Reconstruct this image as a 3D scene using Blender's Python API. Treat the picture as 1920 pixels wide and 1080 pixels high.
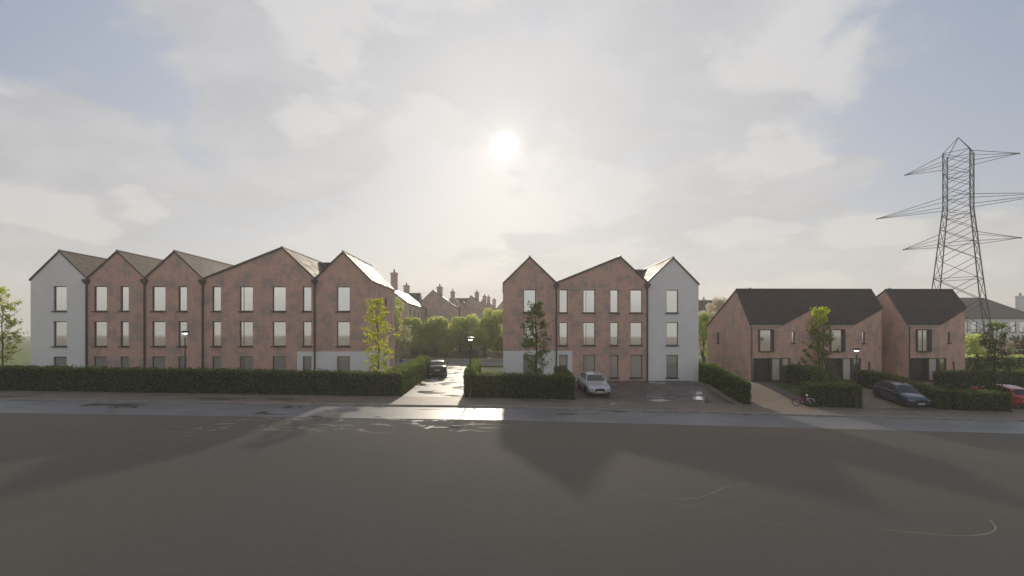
import bpy, bmesh, math, random
import numpy as np
from mathutils import Vector, Matrix
R = math.radians
for o in list(bpy.data.objects): bpy.data.objects.remove(o)
SC = bpy.context.scene
COL = SC.collection
# ------------------------------------------------------------------ camera, sky, sun, exposure
F = 960.0                 # focal length in photo pixels (1920 wide)
TY = 20.0/960.0           # tan of the camera's small turn to the right
PSI = math.atan(TY)
HOR = 625.0
ZC = 4.26
cam = bpy.data.cameras.new('camera'); co = bpy.data.objects.new('camera', cam); COL.objects.link(co)
co.location = (0, 0, ZC); co.rotation_euler = (R(90), 0, -PSI)
cam.sensor_width = 36; cam.lens = 18.0; cam.shift_y = (HOR-540)/1920.0
cam.clip_start = 0.1; cam.clip_end = 6000
SC.camera = co
SC.view_settings.view_transform = 'Standard'; SC.view_settings.look = 'None'
SC.view_settings.exposure = 0.18; SC.view_settings.gamma = 1.0
SUN_EL = R(20.2); SUN_AZ = R(0.5)      # azimuth from +Y towards +X
SD = Vector((math.sin(SUN_AZ)*math.cos(SUN_EL), math.cos(SUN_AZ)*math.cos(SUN_EL), math.sin(SUN_EL)))
sl = bpy.data.lights.new('sun', 'SUN'); sl.energy = 2.2; sl.angle = R(1.2); sl.color = (1.0, 0.88, 0.71)
so = bpy.data.objects.new('sun', sl); COL.objects.link(so); so.location = (0, 60, 60)
so.rotation_euler = SD.to_track_quat('Z', 'Y').to_euler()

W = bpy.data.worlds.new('World'); SC.world = W; W.use_nodes = True
class NT:
    """small helper around a node tree"""
    def __init__(s, t): s.t = t; s.n = t.nodes; s.l = t.links
    def new(s, kind, **kw):
        nd = s.n.new(kind)
        for k, v in kw.items(): setattr(nd, k, v)
        return nd
    def set(s, nd, **kw):
        for k, v in kw.items():
            i = nd.inputs[k.replace('_', ' ')] if not k[0] == 'i' or not k[1:].isdigit() else nd.inputs[int(k[1:])]
            if isinstance(v, bpy.types.NodeSocket): s.l.new(v, i)
            else: i.default_value = v
        return nd
    def m(s, op, a, b=None, c=None, clamp=False):
        nd = s.new('ShaderNodeMath', operation=op); nd.use_clamp = clamp
        for i, v in enumerate((a, b, c)):
            if v is None: continue
            if isinstance(v, bpy.types.NodeSocket): s.l.new(v, nd.inputs[i])
            else: nd.inputs[i].default_value = v
        return nd.outputs[0]
    def vm(s, op, a, b=None, out=0):
        nd = s.new('ShaderNodeVectorMath', operation=op)
        for i, v in enumerate((a, b)):
            if v is None: continue
            if isinstance(v, bpy.types.NodeSocket): s.l.new(v, nd.inputs[i])
            else: nd.inputs[i].default_value = v
        return nd.outputs[out]
    def mix(s, f, a, b, mode='MIX'):
        nd = s.new('ShaderNodeMix', data_type='RGBA', blend_type=mode)
        for i, v in ((0, f), (6, a), (7, b)):
            if isinstance(v, bpy.types.NodeSocket): s.l.new(v, nd.inputs[i])
            elif i == 0: nd.inputs[i].default_value = v
            else: nd.inputs[i].default_value = (*v[:3], 1)
        return nd.outputs[2]
    def ramp(s, f, a, b):     # smooth map a..b -> 0..1
        nd = s.new('ShaderNodeMapRange', interpolation_type='SMOOTHSTEP')
        s.l.new(f, nd.inputs[0]); nd.inputs[1].default_value = a; nd.inputs[2].default_value = b
        return nd.outputs[0]
    def noise(s, vec, scale, detail=4, rough=0.55, dist=0.0, out=0, lac=2.0):
        nd = s.new('ShaderNodeTexNoise'); nd.noise_dimensions = '3D'
        if vec is not None: s.l.new(vec, nd.inputs['Vector'])
        nd.inputs['Scale'].default_value = scale; nd.inputs['Detail'].default_value = detail
        nd.inputs['Roughness'].default_value = rough; nd.inputs['Distortion'].default_value = dist
        nd.inputs['Lacunarity'].default_value = lac
        return nd.outputs[out]

def build_world():
    t = NT(W.node_tree); t.n.clear()
    out = t.new('ShaderNodeOutputWorld'); bg = t.new('ShaderNodeBackground'); t.l.new(bg.outputs[0], out.inputs[0])
    bg.inputs[1].default_value = 0.1
    sky = t.new('ShaderNodeTexSky', sky_type='NISHITA'); sky.sun_disc = False
    sky.sun_elevation = SUN_EL; sky.sun_rotation = SUN_AZ; sky.air_density = 1.0; sky.dust_density = 1.5; sky.ozone_density = 1.0
    tc = t.new('ShaderNodeTexCoord'); d = t.vm('NORMALIZE', tc.outputs['Generated'])
    sep = t.new('ShaderNodeSeparateXYZ'); t.l.new(d, sep.inputs[0]); z = t.m('MAXIMUM', sep.outputs[2], 0.0)
    dot = t.m('MAXIMUM', t.vm('DOT_PRODUCT', d, tuple(SD), out=1), 0.0)
    # cloud sheet seen in perspective: direction divided by height
    k = t.m('DIVIDE', 1.0, t.m('ADD', z, 0.22))
    cx = t.m('MULTIPLY', sep.outputs[0], k); cy = t.m('MULTIPLY', sep.outputs[1], k)
    cmb = t.new('ShaderNodeCombineXYZ'); t.l.new(cx, cmb.inputs[0]); t.l.new(cy, cmb.inputs[1])
    cmb.inputs[2].default_value = 3.7
    n1 = t.noise(cmb.outputs[0], 1.15, 9, 0.52, 0.35)
    n2 = t.noise(cmb.outputs[0], 2.6, 8, 0.6, 0.2)
    # named holes and banks in the cloud, by direction
    def spot(px, py, rad):
        u = (px-960)/F; v = (HOR-py)/F
        v3 = Vector((math.cos(PSI)*u+math.sin(PSI), math.cos(PSI)-math.sin(PSI)*u, v)).normalized()
        dd = t.vm('DISTANCE', d, tuple(v3), out=1)
        return t.ramp(dd, rad, 0.0)
    cover = t.m('ADD', t.m('MULTIPLY', n1, .66), t.m('MULTIPLY', n2, .34))
    for px, py, rad, w in ((130, 60, .30, -.16), (330, 215, .16, -.10), (640, 200, .14, -.07), (1020, 40, .07, -.13), (1045, 130, .04, -.10), (1640, 140, .28, -.11), (1880, 60, .2, -.1), (1880, 330, .2, -.09),
                           (180, 240, .20, .10), (480, 170, .15, .13), (760, 120, .10, -.06), (1180, 230, .12, -.05), (1290, 60, .12, -.05), (250, 30, .10, .05), (1430, 250, .22, .08), (60, 420, .3, .05)):
        cover = t.m('ADD', cover, t.m('MULTIPLY', spot(px, py, rad), w))
    mask = t.ramp(cover, 0.425, 0.495)
    mask2 = t.ramp(n2, 0.35, 0.72)
    glow = t.m('POWER', dot, 4.0); glow2 = t.m('POWER', dot, 26.0)
    blue = t.mix(0.75, t.vm('SCALE', sky.outputs[0], None), (1.6, 2.25, 3.6))
    blue.node.inputs[6].links[0].from_node.inputs['Scale'].default_value = 1.0
    blue = t.mix(t.m('MULTIPLY', glow, 0.6), blue, (6.0, 6.15, 6.5))
    # billow edges: warped cells give cumulus outlines inside the sheet
    vo = t.new('ShaderNodeTexVoronoi', feature='SMOOTH_F1'); vo.inputs['Scale'].default_value = 1.9; vo.inputs['Smoothness'].default_value = .35
    wv = t.vm('ADD', cmb.outputs[0], t.vm('SCALE', t.noise(cmb.outputs[0], 3.1, 7, .6, 0, 1), None)); wv.node.inputs[1].links[0].from_node.inputs['Scale'].default_value = .55
    t.l.new(wv, vo.inputs['Vector'])
    puff = t.ramp(t.m('ADD', vo.outputs['Distance'], t.m('MULTIPLY', t.m('SUBTRACT', n2, .5), .9)), .50, .34)
    cl = t.mix(mask2, (2.95, 3.12, 3.6), (4.45, 4.5, 4.8))
    cl = t.mix(t.m('MULTIPLY', puff, .75), cl, (6.2, 6.1, 6.0))
    cl = t.mix(t.m('MULTIPLY', t.m('ADD', t.m('MULTIPLY', glow, .55), t.m('MULTIPLY', glow2, .45)), .72), cl, (7.6, 7.45, 7.25))
    c = t.mix(t.m('MULTIPLY', mask, 0.84), blue, cl)
    hz = t.m('POWER', 2.718, t.m('MULTIPLY', z, -5.5))
    hcol = t.mix(t.m('POWER', dot, 5.0), (7.2, 6.8, 6.1), (7.9, 7.55, 6.95))
    c = t.mix(t.m('MULTIPLY', hz, 0.85), c, hcol)
    gl = t.m('MULTIPLY', t.m('POWER', dot, 900.0), 1.3)
    gl = t.m('ADD', gl, t.m('MULTIPLY', t.m('POWER', dot, 60.0), 0.4))
    gl = t.m('ADD', gl, t.m('MULTIPLY', t.m('POWER', dot, 7000.0), 7.0))
    g3 = t.new('ShaderNodeCombineXYZ')
    for i, s_ in enumerate((1.0, .97, .9)): t.l.new(t.m('MULTIPLY', gl, s_), g3.inputs[i])
    c = t.mix(1.0, c, g3.outputs[0], 'ADD')
    t.l.new(c, bg.inputs[0])
build_world()

# ------------------------------------------------------------------ photo <-> world helpers
def XP(px, Y):
    t = (px-960)/F; return Y*(TY+t)/(1-t*TY)
def DC(X, Y): return Y*math.cos(PSI)+X*math.sin(PSI)
def ZP(py, px, Y): return ZC-(py-HOR)*DC(XP(px, Y), Y)/F
def sstep(x, a, b):
    t = min(1, max(0, (x-a)/(b-a))); return t*t*(3-2*t)
def street(X):
    X = max(-45, min(45, X))
    a = -0.018*X; b = -0.0295*X
    w = sstep(X, -6, 6); return -0.3 + a*(1-w)+b*w
def back(X):
    return 0.0 - 0.55*sstep(X, 23, 34)
def g(X, Y):
    w = sstep(Y, 35.5, 43.5)
    z = street(X)*(1-w)+back(X)*w
    if Y > 45:
        z += 0.3*sstep(Y, 45, 52)
    if Y > 76:
        hill = 1.4*sstep(Y, 76, 85)+2.1*sstep(Y, 84, 97)
        z += hill*sstep(X, 34, 12)*sstep(X, -60, -35)
    return z

# ------------------------------------------------------------------ materials
def mat(name):
    m = bpy.data.materials.new(name); m.use_nodes = True
    t = NT(m.node_tree); p = t.n['Principled BSDF']
    return m, t, p
def coord(t, scale=None):
    tc = t.new('ShaderNodeNewGeometry'); return tc.outputs['Position']
def plain(name, col, rough=0.6, metal=0.0, spec=0.5, var=0.12, sc=3.0, coat=0.0):
    m, t, p = mat(name)
    tc = t.new('ShaderNodeTexCoord').outputs['Object']
    n = t.noise(tc, sc, 5)
    c = t.mix(t.ramp(n, .3, .7), [v*(1-var) for v in col], [v*(1+var) for v in col])
    t.l.new(c, p.inputs['Base Color'])
    p.inputs['Roughness'].default_value = rough; p.inputs['Metallic'].default_value = metal
    p.inputs['Specular IOR Level'].default_value = spec
    p.inputs['Coat Weight'].default_value = coat
    return m
def make_brick(name, tint=(1, 1, 1)):
    m, t, p = mat(name)
    pos = coord(t); s = t.new('ShaderNodeSeparateXYZ'); t.l.new(pos, s.inputs[0])
    u = t.m('ADD', s.outputs[0], s.outputs[1])
    cb = t.new('ShaderNodeCombineXYZ'); t.l.new(u, cb.inputs[0]); t.l.new(s.outputs[2], cb.inputs[1])
    b = t.new('ShaderNodeTexBrick'); t.l.new(cb.outputs[0], b.inputs['Vector'])
    b.inputs['Scale'].default_value = 1.0; b.inputs['Brick Width'].default_value = .225; b.inputs['Row Height'].default_value = .075
    b.inputs['Mortar Size'].default_value = .010; b.inputs['Bias'].default_value = 0.0
    b.inputs['Color1'].default_value = (.82*tint[0], .46*tint[1], .34*tint[2], 1); b.inputs['Color2'].default_value = (.68*tint[0], .39*tint[1], .30*tint[2], 1)
    b.inputs['Mortar'].default_value = (.5, .42, .36, 1)
    big = t.noise(cb.outputs[0], .9, 5, .55, .1); med = t.noise(cb.outputs[0], 2.6, 4, .6)
    st = t.new('ShaderNodeMapping'); t.l.new(cb.outputs[0], st.inputs[0]); st.inputs['Scale'].default_value = (2.2, .5, 1)
    med = t.noise(st.outputs[0], 1.6, 5, .6, .1)
    c = t.mix(t.m('MULTIPLY', t.ramp(big, .43, .64), .95), b.outputs[0], (.43*tint[0], .33*tint[1], .285*tint[2]))
    c = t.mix(t.m('MULTIPLY', t.ramp(med, .50, .72), .55), c, (.90*tint[0], .50*tint[1], .35*tint[2]))
    # course bands
    nb = t.new('ShaderNodeMapping'); t.l.new(cb.outputs[0], nb.inputs[0]); nb.inputs['Scale'].default_value = (.15, 5.0, 1)
    c = t.mix(t.m('MULTIPLY', t.ramp(t.noise(nb.outputs[0], 1.3, 3), .45, .62), .28), c, (.66*tint[0], .50*tint[1], .40*tint[2]))
    t.l.new(c, p.inputs['Base Color']); p.inputs['Roughness'].default_value = .85; p.inputs['Specular IOR Level'].default_value = .25
    bp = t.new('ShaderNodeBump'); bp.inputs['Strength'].default_value = .5; bp.inputs['Distance'].default_value = .01
    t.l.new(t.m('SUBTRACT', 1.0, b.outputs[1]), bp.inputs['Height']); t.l.new(bp.outputs[0], p.inputs['Normal'])
    return m
def make_tile(name, col, rough=.5):
    m, t, p = mat(name)
    pos = coord(t); s = t.new('ShaderNodeSeparateXYZ'); t.l.new(pos, s.inputs[0])
    nrm = t.new('ShaderNodeNewGeometry').outputs['Normal']; sn = t.new('ShaderNodeSeparateXYZ'); t.l.new(nrm, sn.inputs[0])
    facing = t.m('GREATER_THAN', t.m('ABSOLUTE', sn.outputs[0]), .45)     # slope faces +-X: rows run along Y
    mu = t.new('ShaderNodeMix', data_type='FLOAT'); t.l.new(facing, mu.inputs[0]); t.l.new(s.outputs[0], mu.inputs[2]); t.l.new(s.outputs[1], mu.inputs[3])
    cb = t.new('ShaderNodeCombineXYZ'); t.l.new(mu.outputs[0], cb.inputs[0]); t.l.new(s.outputs[2], cb.inputs[1])
    b = t.new('ShaderNodeTexBrick'); t.l.new(cb.outputs[0], b.inputs['Vector'])
    b.inputs['Scale'].default_value = 1.0; b.inputs['Brick Width'].default_value = .3; b.inputs['Row Height'].default_value = .2
    b.inputs['Mortar Size'].default_value = .012; b.inputs['Bias'].default_value = -.2
    b.inputs['Color1'].default_value = (*[v*1.25 for v in col], 1); b.inputs['Color2'].default_value = (*[v*.72 for v in col], 1)
    b.inputs['Mortar'].default_value = (*[v*.4 for v in col], 1)
    n = t.noise(pos, 1.1, 5, .6)
    c = t.mix(t.m('MULTIPLY', t.ramp(n, .45, .7), .5), b.outputs[0], [v*1.5 for v in col])
    t.l.new(c, p.inputs['Base Color'])
    t.l.new(t.m('MULTIPLY_ADD', t.ramp(n, .3, .7), .22, rough-.1), p.inputs['Roughness'])
    p.inputs['Specular IOR Level'].default_value = .22
    bp = t.new('ShaderNodeBump'); bp.inputs['Strength'].default_value = .6; bp.inputs['Distance'].default_value = .02
    t.l.new(t.m('SUBTRACT', 1.0, b.outputs[1]), bp.inputs['Height']); t.l.new(bp.outputs[0], p.inputs['Normal'])
    return m
def make_ground(name, c1, c2, rough=.8, wet=None, wetcol=None, sc=.5, fine=60, wet_th=(.52, .56), wet_rough=.08, blocks=None, spec=.5, wetsc=.45, wetstretch=(1, 1.0, 1), bump=.3):
    m, t, p = mat(name)
    pos = coord(t)
    n = t.noise(pos, sc, 6, .6, .3); f = t.noise(pos, fine, 3)
    c = t.mix(t.ramp(n, .35, .65), c1, c2)
    hgt = f
    if blocks:
        b = t.new('ShaderNodeTexBrick'); t.l.new(pos, b.inputs['Vector']); b.inputs['Scale'].default_value = 1.0
        b.inputs['Brick Width'].default_value = blocks[0]; b.inputs['Row Height'].default_value = blocks[1]; b.inputs['Mortar Size'].default_value = .012
        b.inputs['Color1'].default_value = (1.2, 1.15, 1.1, 1); b.inputs['Color2'].default_value = (.78, .8, .82, 1); b.inputs['Mortar'].default_value = (.45, .45, .42, 1)
        c = t.mix(1.0, c, b.outputs[0], 'MULTIPLY')
        hgt = t.m('ADD', t.m('MULTIPLY', f, .3), t.m('SUBTRACT', 1.0, b.outputs[1]))
    c = t.mix(t.m('MULTIPLY', t.ramp(f, .4, .6), .22), c, [v*.45 for v in c1])
    r = rough
    if wet:
        mp = t.new('ShaderNodeMapping'); t.l.new(pos, mp.inputs[0]); mp.inputs['Scale'].default_value = wetstretch; mp.inputs['Location'].default_value = wet
        w = t.ramp(t.noise(mp.outputs[0], wetsc, 7, .58, .6), *wet_th)
        c = t.mix(w, c, wetcol or [v*.45 for v in c1])
        r = t.m('MULTIPLY_ADD', w, wet_rough-rough, rough)
        hgt = t.m('MULTIPLY', hgt, t.m('SUBTRACT', 1.0, w))
        t.l.new(r, p.inputs['Roughness'])
    else: p.inputs['Roughness'].default_value = rough
    p.inputs['Specular IOR Level'].default_value = spec
    t.l.new(c, p.inputs['Base Color'])
    bp = t.new('ShaderNodeBump'); bp.inputs['Strength'].default_value = bump; bp.inputs['Distance'].default_value = .01
    t.l.new(hgt, bp.inputs['Height']); t.l.new(bp.outputs[0], p.inputs['Normal'])
    return m
def make_leaf(name, c1, c2, trans, tw=.45, sc=1.2, rough=.55):
    m, t, p = mat(name)
    pos = coord(t); oi = t.new('ShaderNodeNewGeometry').outputs['Random Per Island']
    f = t.m('ADD', t.m('MULTIPLY', oi, .55), t.m('MULTIPLY', t.noise(pos, sc, 3), .5))
    c = t.mix(t.ramp(f, .25, .8), c1, c2)
    t.l.new(c, p.inputs['Base Color']); p.inputs['Roughness'].default_value = rough; p.inputs['Specular IOR Level'].default_value = .3
    tr = t.new('ShaderNodeBsdfTranslucent'); t.l.new(t.mix(.5, c, trans), tr.inputs[0]) if False else None
    tr.inputs[0].default_value = (*trans, 1)
    mx = t.new('ShaderNodeMixShader'); mx.inputs[0].default_value = tw
    t.l.new(p.outputs[0], mx.inputs[1]); t.l.new(tr.outputs[0], mx.inputs[2])
    t.l.new(mx.outputs[0], t.n['Material Output'].inputs[0])
    return m
def emit(name, col, st):
    m, t, p = mat(name); p.inputs['Base Color'].default_value = (*col, 1)
    p.inputs['Emission Color'].default_value = (*col, 1); p.inputs['Emission Strength'].default_value = st
    return m
def glassm(name, col, rough=.03, metal=.9):
    m, t, p = mat(name)
    pos = coord(t); p.inputs['Base Color'].default_value = (*col, 1)
    p.inputs['Metallic'].default_value = metal; p.inputs['Roughness'].default_value = rough
    bp = t.new('ShaderNodeBump'); bp.inputs['Strength'].default_value = .04; bp.inputs['Distance'].default_value = .01
    t.l.new(t.noise(pos, .7, 2), bp.inputs['Height']); t.l.new(bp.outputs[0], p.inputs['Normal'])
    return m
M = dict(
    brick=make_brick('red_brick'), brick2=make_brick('orange_brick', (1.06, 1.06, 1.04)), brick_far=make_brick('far_brick', (.95, 1.1, 1.1)),
    render=plain('white_render', (.86, .84, .81), .85, var=.03, sc=.7),
    tile=make_tile('brown_tile', (.13, .095, .062), .62), tile_dark=make_tile('dark_tile', (.060, .043, .034), .62), tile_far=make_tile('far_tile', (.13, .10, .078), .4),
    trim=plain('dark_trim', (.075, .062, .05), .5), gutter=plain('pale_gutter', (.45, .45, .44), .5),
    frame=plain('window_frame', (.085, .072, .06), .5),
    glass=glassm('mirror_glass', (.93, .94, .90), .03, 1.0), glass_dim=glassm('grey_glass', (.78, .75, .69), .05),
    glass_low=glassm('pale_glass', (.52, .48, .43), .08, .30),  # ground-floor panes: grey of the reflected ground put into base colour
    frosted=plain('patterned_glass', (.62, .57, .47), .35, var=.3, sc=38.0),
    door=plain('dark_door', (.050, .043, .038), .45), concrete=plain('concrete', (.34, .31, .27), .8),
    steel=plain('weathered_steel', (.055, .048, .042), .7, .1), pole=plain('lamp_paint', (.045, .038, .032), .5),
    lamp=emit('lamp_light', (1, .98, .92), 5.0),
    bark=plain('bark', (.055, .045, .034), .9, var=.35, sc=9.0),
    leaf_y=make_leaf('yellow_green_leaf', (.20, .28, .02), (.34, .40, .03), (.85, .88, .06), .62),  # lighter leaf tone, sunlight on street trees put partly into colour
    leaf_g=make_leaf('green_leaf', (.06, .11, .018), (.12, .19, .03), (.36, .42, .05), .5),
    leaf_h=make_leaf('hedge_leaf', (.028, .045, .012), (.08, .125, .024), (.30, .42, .06), .42),
    leaf_b=make_leaf('bush_leaf', (.12, .16, .04), (.30, .38, .11), (.88, .95, .32), .64),
    flower_y=make_leaf('yellow_bud', (.45, .36, .05), (.6, .48, .1), (.6, .5, .1), .5),
    flower_p=make_leaf('purple_blossom', (.26, .14, .28), (.42, .26, .42), (.5, .3, .5), .5),
    flower_k=make_leaf('pink_blossom', (.55, .22, .36), (.7, .35, .5), (.7, .35, .5), .5),
    flower_w=make_leaf('white_blossom', (.7, .66, .55), (.85, .8, .7), (.95, .88, .75), .6),
    leaf_d=make_leaf('dark_leaf', (.035, .06, .014), (.08, .12, .025), (.16, .20, .03), .35),
    leaf_r=make_leaf('copper_leaf', (.06, .035, .02), (.11, .06, .03), (.2, .09, .04), .4),
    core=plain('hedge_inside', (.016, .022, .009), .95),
    open_ground=None,
    asphalt=make_ground('wet_asphalt', (.128, .129, .138), (.188, .186, .190), .45, wet=(3.1, 7.7, 0), wetcol=(.05, .048, .048), wet_th=(.59, .63), wet_rough=.25, fine=14, wetstretch=(.5, 1.2, 1), spec=.8, bump=.5),
    dry_road=make_ground('dry_asphalt', (.16, .15, .145), (.20, .19, .18), .9, fine=14, spec=.12),
    lane=make_ground('lane_paving', (.34, .31, .27), (.42, .385, .34), .56, wet=(1.1, 2.7, 0), wetcol=(.09, .08, .07), wet_th=(.53, .56), wet_rough=.14, fine=22, wetsc=.8, wetstretch=(.6, 1, 1), bump=.3, spec=.85),
    paving=make_ground('brick_paving', (.19, .15, .115), (.26, .20, .15), .6, wet=(5, 1, 0), wetcol=(.10, .085, .07), wet_th=(.58, .63), wet_rough=.3, fine=30, blocks=(.21, .105), wetstretch=(.3, 1, 1)),
    drive=make_ground('tan_block_paving', (.26, .19, .135), (.33, .24, .165), .75, fine=25, blocks=(.21, .105)),
    forecourt=make_ground('dark_forecourt_paving', (.065, .055, .056), (.165, .13, .11), .5, wet=(9.3, 6.2, 0), wetcol=(.035, .032, .035), wet_th=(.60, .63), wet_rough=.04, fine=20, wetsc=.42, sc=1.3, blocks=(.4, .2)),
    path=plain('dark_path', (.10, .085, .08), .7), kerb=plain('kerb_stone', (.30, .275, .24), .7, var=.2),
    dark_edge=plain('dark_edge_surface', (.035, .028, .022), .8),
    grass=make_ground('grass_ground', (.055, .075, .022), (.10, .12, .035), .9, fine=30, sc=1.2, bump=1.0, spec=.05),
    field=make_ground('field_ground', (.19, .24, .08), (.24, .27, .11), .9, fine=3, sc=.02, bump=.3, spec=.1),
    bank=make_ground('bank_ground', (.06, .062, .03), (.09, .08, .045), .95, fine=20, sc=.6, bump=1.0, spec=.02),
    water=glassm('still_water', (.66, .66, .70), .10, .85),
    tyre=plain('tyre_rubber', (.02, .02, .02), .8), rim=plain('alloy_rim', (.42, .42, .42), .35, .7),
    plate=plain('number_plate', (.6, .6, .6), .4), black=plain('black_plastic', (.02, .02, .022), .45),
    chrome=plain('bright_trim', (.6, .6, .6), .2, .9), carglass=plain('car_glass', (.02, .021, .022), .06, .0, .6),
    red_light=plain('tail_lens', (.4, .02, .015), .2), white_light=plain('head_lens', (.36, .37, .39), .1, .4),
    silver=plain('silver_paint', (.50, .51, .54), .28, .35, coat=.8, var=.03), navy=plain('navy_paint', (.03, .04, .09), .25, .2, coat=1.0, var=.04),
    red=plain('red_paint', (.42, .025, .02), .28, .1, coat=1.0, var=.04), dark=plain('black_brown_paint', (.035, .03, .026), .28, .3, coat=.8, var=.04),
    pink=plain('pink_paint', (.6, .05, .25), .4), white=plain('white_paint', (.75, .75, .73), .4),
)
def open_ground_mat():
    m, t, p = mat('open_ground_surface')
    pos = coord(t)
    n = t.noise(pos, .035, 5, .5, .4); f = t.noise(pos, 5, 5, .6)
    c = t.mix(t.ramp(n, .40, .60), (.160, .146, .122), (.192, .160, .122))
    c = t.mix(t.m('MULTIPLY', t.ramp(f, .35, .65), .16), c, (.09, .085, .075))
    s = t.new('ShaderNodeSeparateXYZ'); t.l.new(pos, s.inputs[0])
    # bare wet flecks near the road's edge, sun glint painted in as paler colour
    mp = t.new('ShaderNodeMapping'); t.l.new(pos, mp.inputs[0]); mp.inputs['Scale'].default_value = (.7, 1.7, 1)
    w = t.ramp(t.noise(mp.outputs[0], 1.15, 5, .6, .7), .575, .60)
    edge = t.m('ADD', s.outputs[1], t.m('MULTIPLY', s.outputs[0], -.12))
    reg = t.m('MULTIPLY', t.ramp(edge, 22.8, 25.2), t.m('MULTIPLY', t.ramp(s.outputs[0], -16, -12.5), t.ramp(s.outputs[0], 1.5, -3)))
    w = t.m('MULTIPLY', w, reg)
    c = t.mix(w, c, (.22, .21, .19))
    if 'Diffuse Roughness' in p.inputs: p.inputs['Diffuse Roughness'].default_value = 1.0
    t.l.new(c, p.inputs['Base Color'])
    t.l.new(t.m('MULTIPLY_ADD', w, -.4, .9), p.inputs['Roughness']); t.l.new(t.m('MULTIPLY_ADD', w, .4, .06), p.inputs['Specular IOR Level'])
    return m
M['open_ground'] = open_ground_mat()

# ------------------------------------------------------------------ mesh helpers
class MB:
    def __init__(s): s.v = []; s.f = []; s.mi = []
    def quad(s, a, b, c, d, mi=0):
        n = len(s.v); s.v += [tuple(a), tuple(b), tuple(c), tuple(d)]; s.f.append((n, n+1, n+2, n+3)); s.mi.append(mi)
    def poly(s, pts, mi=0):
        n = len(s.v); s.v += [tuple(p) for p in pts]; s.f.append(tuple(range(n, n+len(pts)))); s.mi.append(mi)
    def box(s, x0, x1, y0, y1, z0, z1, mi=0):
        n = len(s.v)
        s.v += [(x0, y0, z0), (x1, y0, z0), (x1, y1, z0), (x0, y1, z0), (x0, y0, z1), (x1, y0, z1), (x1, y1, z1), (x0, y1, z1)]
        for q in ((0, 3, 2, 1), (4, 5, 6, 7), (0, 1, 5, 4), (1, 2, 6, 5), (2, 3, 7, 6), (3, 0, 4, 7)):
            s.f.append(tuple(n+i for i in q)); s.mi.append(mi)
    def obox(s, o, u, n_, a0, a1, b0, b1, z0, z1, mi=0):   # box in facade coordinates: along u, out along n
        k = len(s.v)
        for z in (z0, z1):
            for a, b in ((a0, b0), (a1, b0), (a1, b1), (a0, b1)):
                s.v.append((o[0]+u[0]*a+n_[0]*b, o[1]+u[1]*a+n_[1]*b, z))
        for q in ((0, 3, 2, 1), (4, 5, 6, 7), (0, 1, 5, 4), (1, 2, 6, 5), (2, 3, 7, 6), (3, 0, 4, 7)):
            s.f.append(tuple(k+i for i in q)); s.mi.append(mi)
    def tube(s, pts, rads, seg=8, mi=0, cap=True):
        pts = [Vector(p) for p in pts]; n0 = len(s.v)
        for i, p in enumerate(pts):
            d = (pts[min(i+1, len(pts)-1)]-pts[max(i-1, 0)])
            if d.length < 1e-9: d = Vector((0, 0, 1))
            d.normalize(); a = d.orthogonal().normalized() if i == 0 else (a_prev - d*a_prev.dot(d)).normalized()
            a_prev = a; b = d.cross(a)
            r = rads[i] if hasattr(rads, '__len__') else rads
            for k in range(seg):
                an = 2*math.pi*k/seg; s.v.append(tuple(p+a*(r*math.cos(an))+b*(r*math.sin(an))))
        for i in range(len(pts)-1):
            for k in range(seg):
                k2 = (k+1) % seg
                s.f.append((n0+i*seg+k, n0+i*seg+k2, n0+(i+1)*seg+k2, n0+(i+1)*seg+k)); s.mi.append(mi)
        if cap:
            s.f.append(tuple(n0+k for k in reversed(range(seg)))); s.mi.append(mi)
            s.f.append(tuple(n0+(len(pts)-1)*seg+k for k in range(seg))); s.mi.append(mi)
    def lathe(s, prof, seg=20, axis='z', c=(0, 0, 0), mi=0):   # prof: (radius, height)
        n0 = len(s.v)
        for r, h in prof:
            for k in range(seg):
                an = 2*math.pi*k/seg; a, b = r*math.cos(an), r*math.sin(an)
                s.v.append((c[0]+a, c[1]+b, c[2]+h) if axis == 'z' else (c[0]+h, c[1]+a, c[2]+b))
        for i in range(len(prof)-1):
            for k in range(seg):
                k2 = (k+1) % seg
                s.f.append((n0+i*seg+k, n0+i*seg+k2, n0+(i+1)*seg+k2, n0+(i+1)*seg+k)); s.mi.append(mi)
        s.f.append(tuple(n0+k for k in reversed(range(seg)))); s.mi.append(mi)
        s.f.append(tuple(n0+(len(prof)-1)*seg+k for k in range(seg))); s.mi.append(mi)
    def slab(s, a, b, c, d, th, mi=0):          # quad thickened downwards
        q = [Vector(p) for p in (a, b, c, d)]; dn = Vector((0, 0, -th)); w = [p+dn for p in q]
        s.quad(*q, mi); s.quad(w[3], w[2], w[1], w[0], mi)
        for i in range(4): s.quad(q[i], w[i], w[(i+1) % 4], q[(i+1) % 4], mi)
    def build(s, name, mats, parent=None, org=None, smooth=False):
        me = bpy.data.meshes.new(name)
        v = s.v
        if org is not None: v = [(p[0]-org[0], p[1]-org[1], p[2]-org[2]) for p in v]
        me.from_pydata(v, [], s.f)
        for m_ in (mats if isinstance(mats, (list, tuple)) else [mats]): me.materials.append(m_)
        if any(s.mi): me.polygons.foreach_set('material_index', s.mi)
        if smooth: me.polygons.foreach_set('use_smooth', [True]*len(s.f))
        me.update()
        o = bpy.data.objects.new(name, me); COL.objects.link(o)
        if parent is not None: o.parent = parent
        return o
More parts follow.
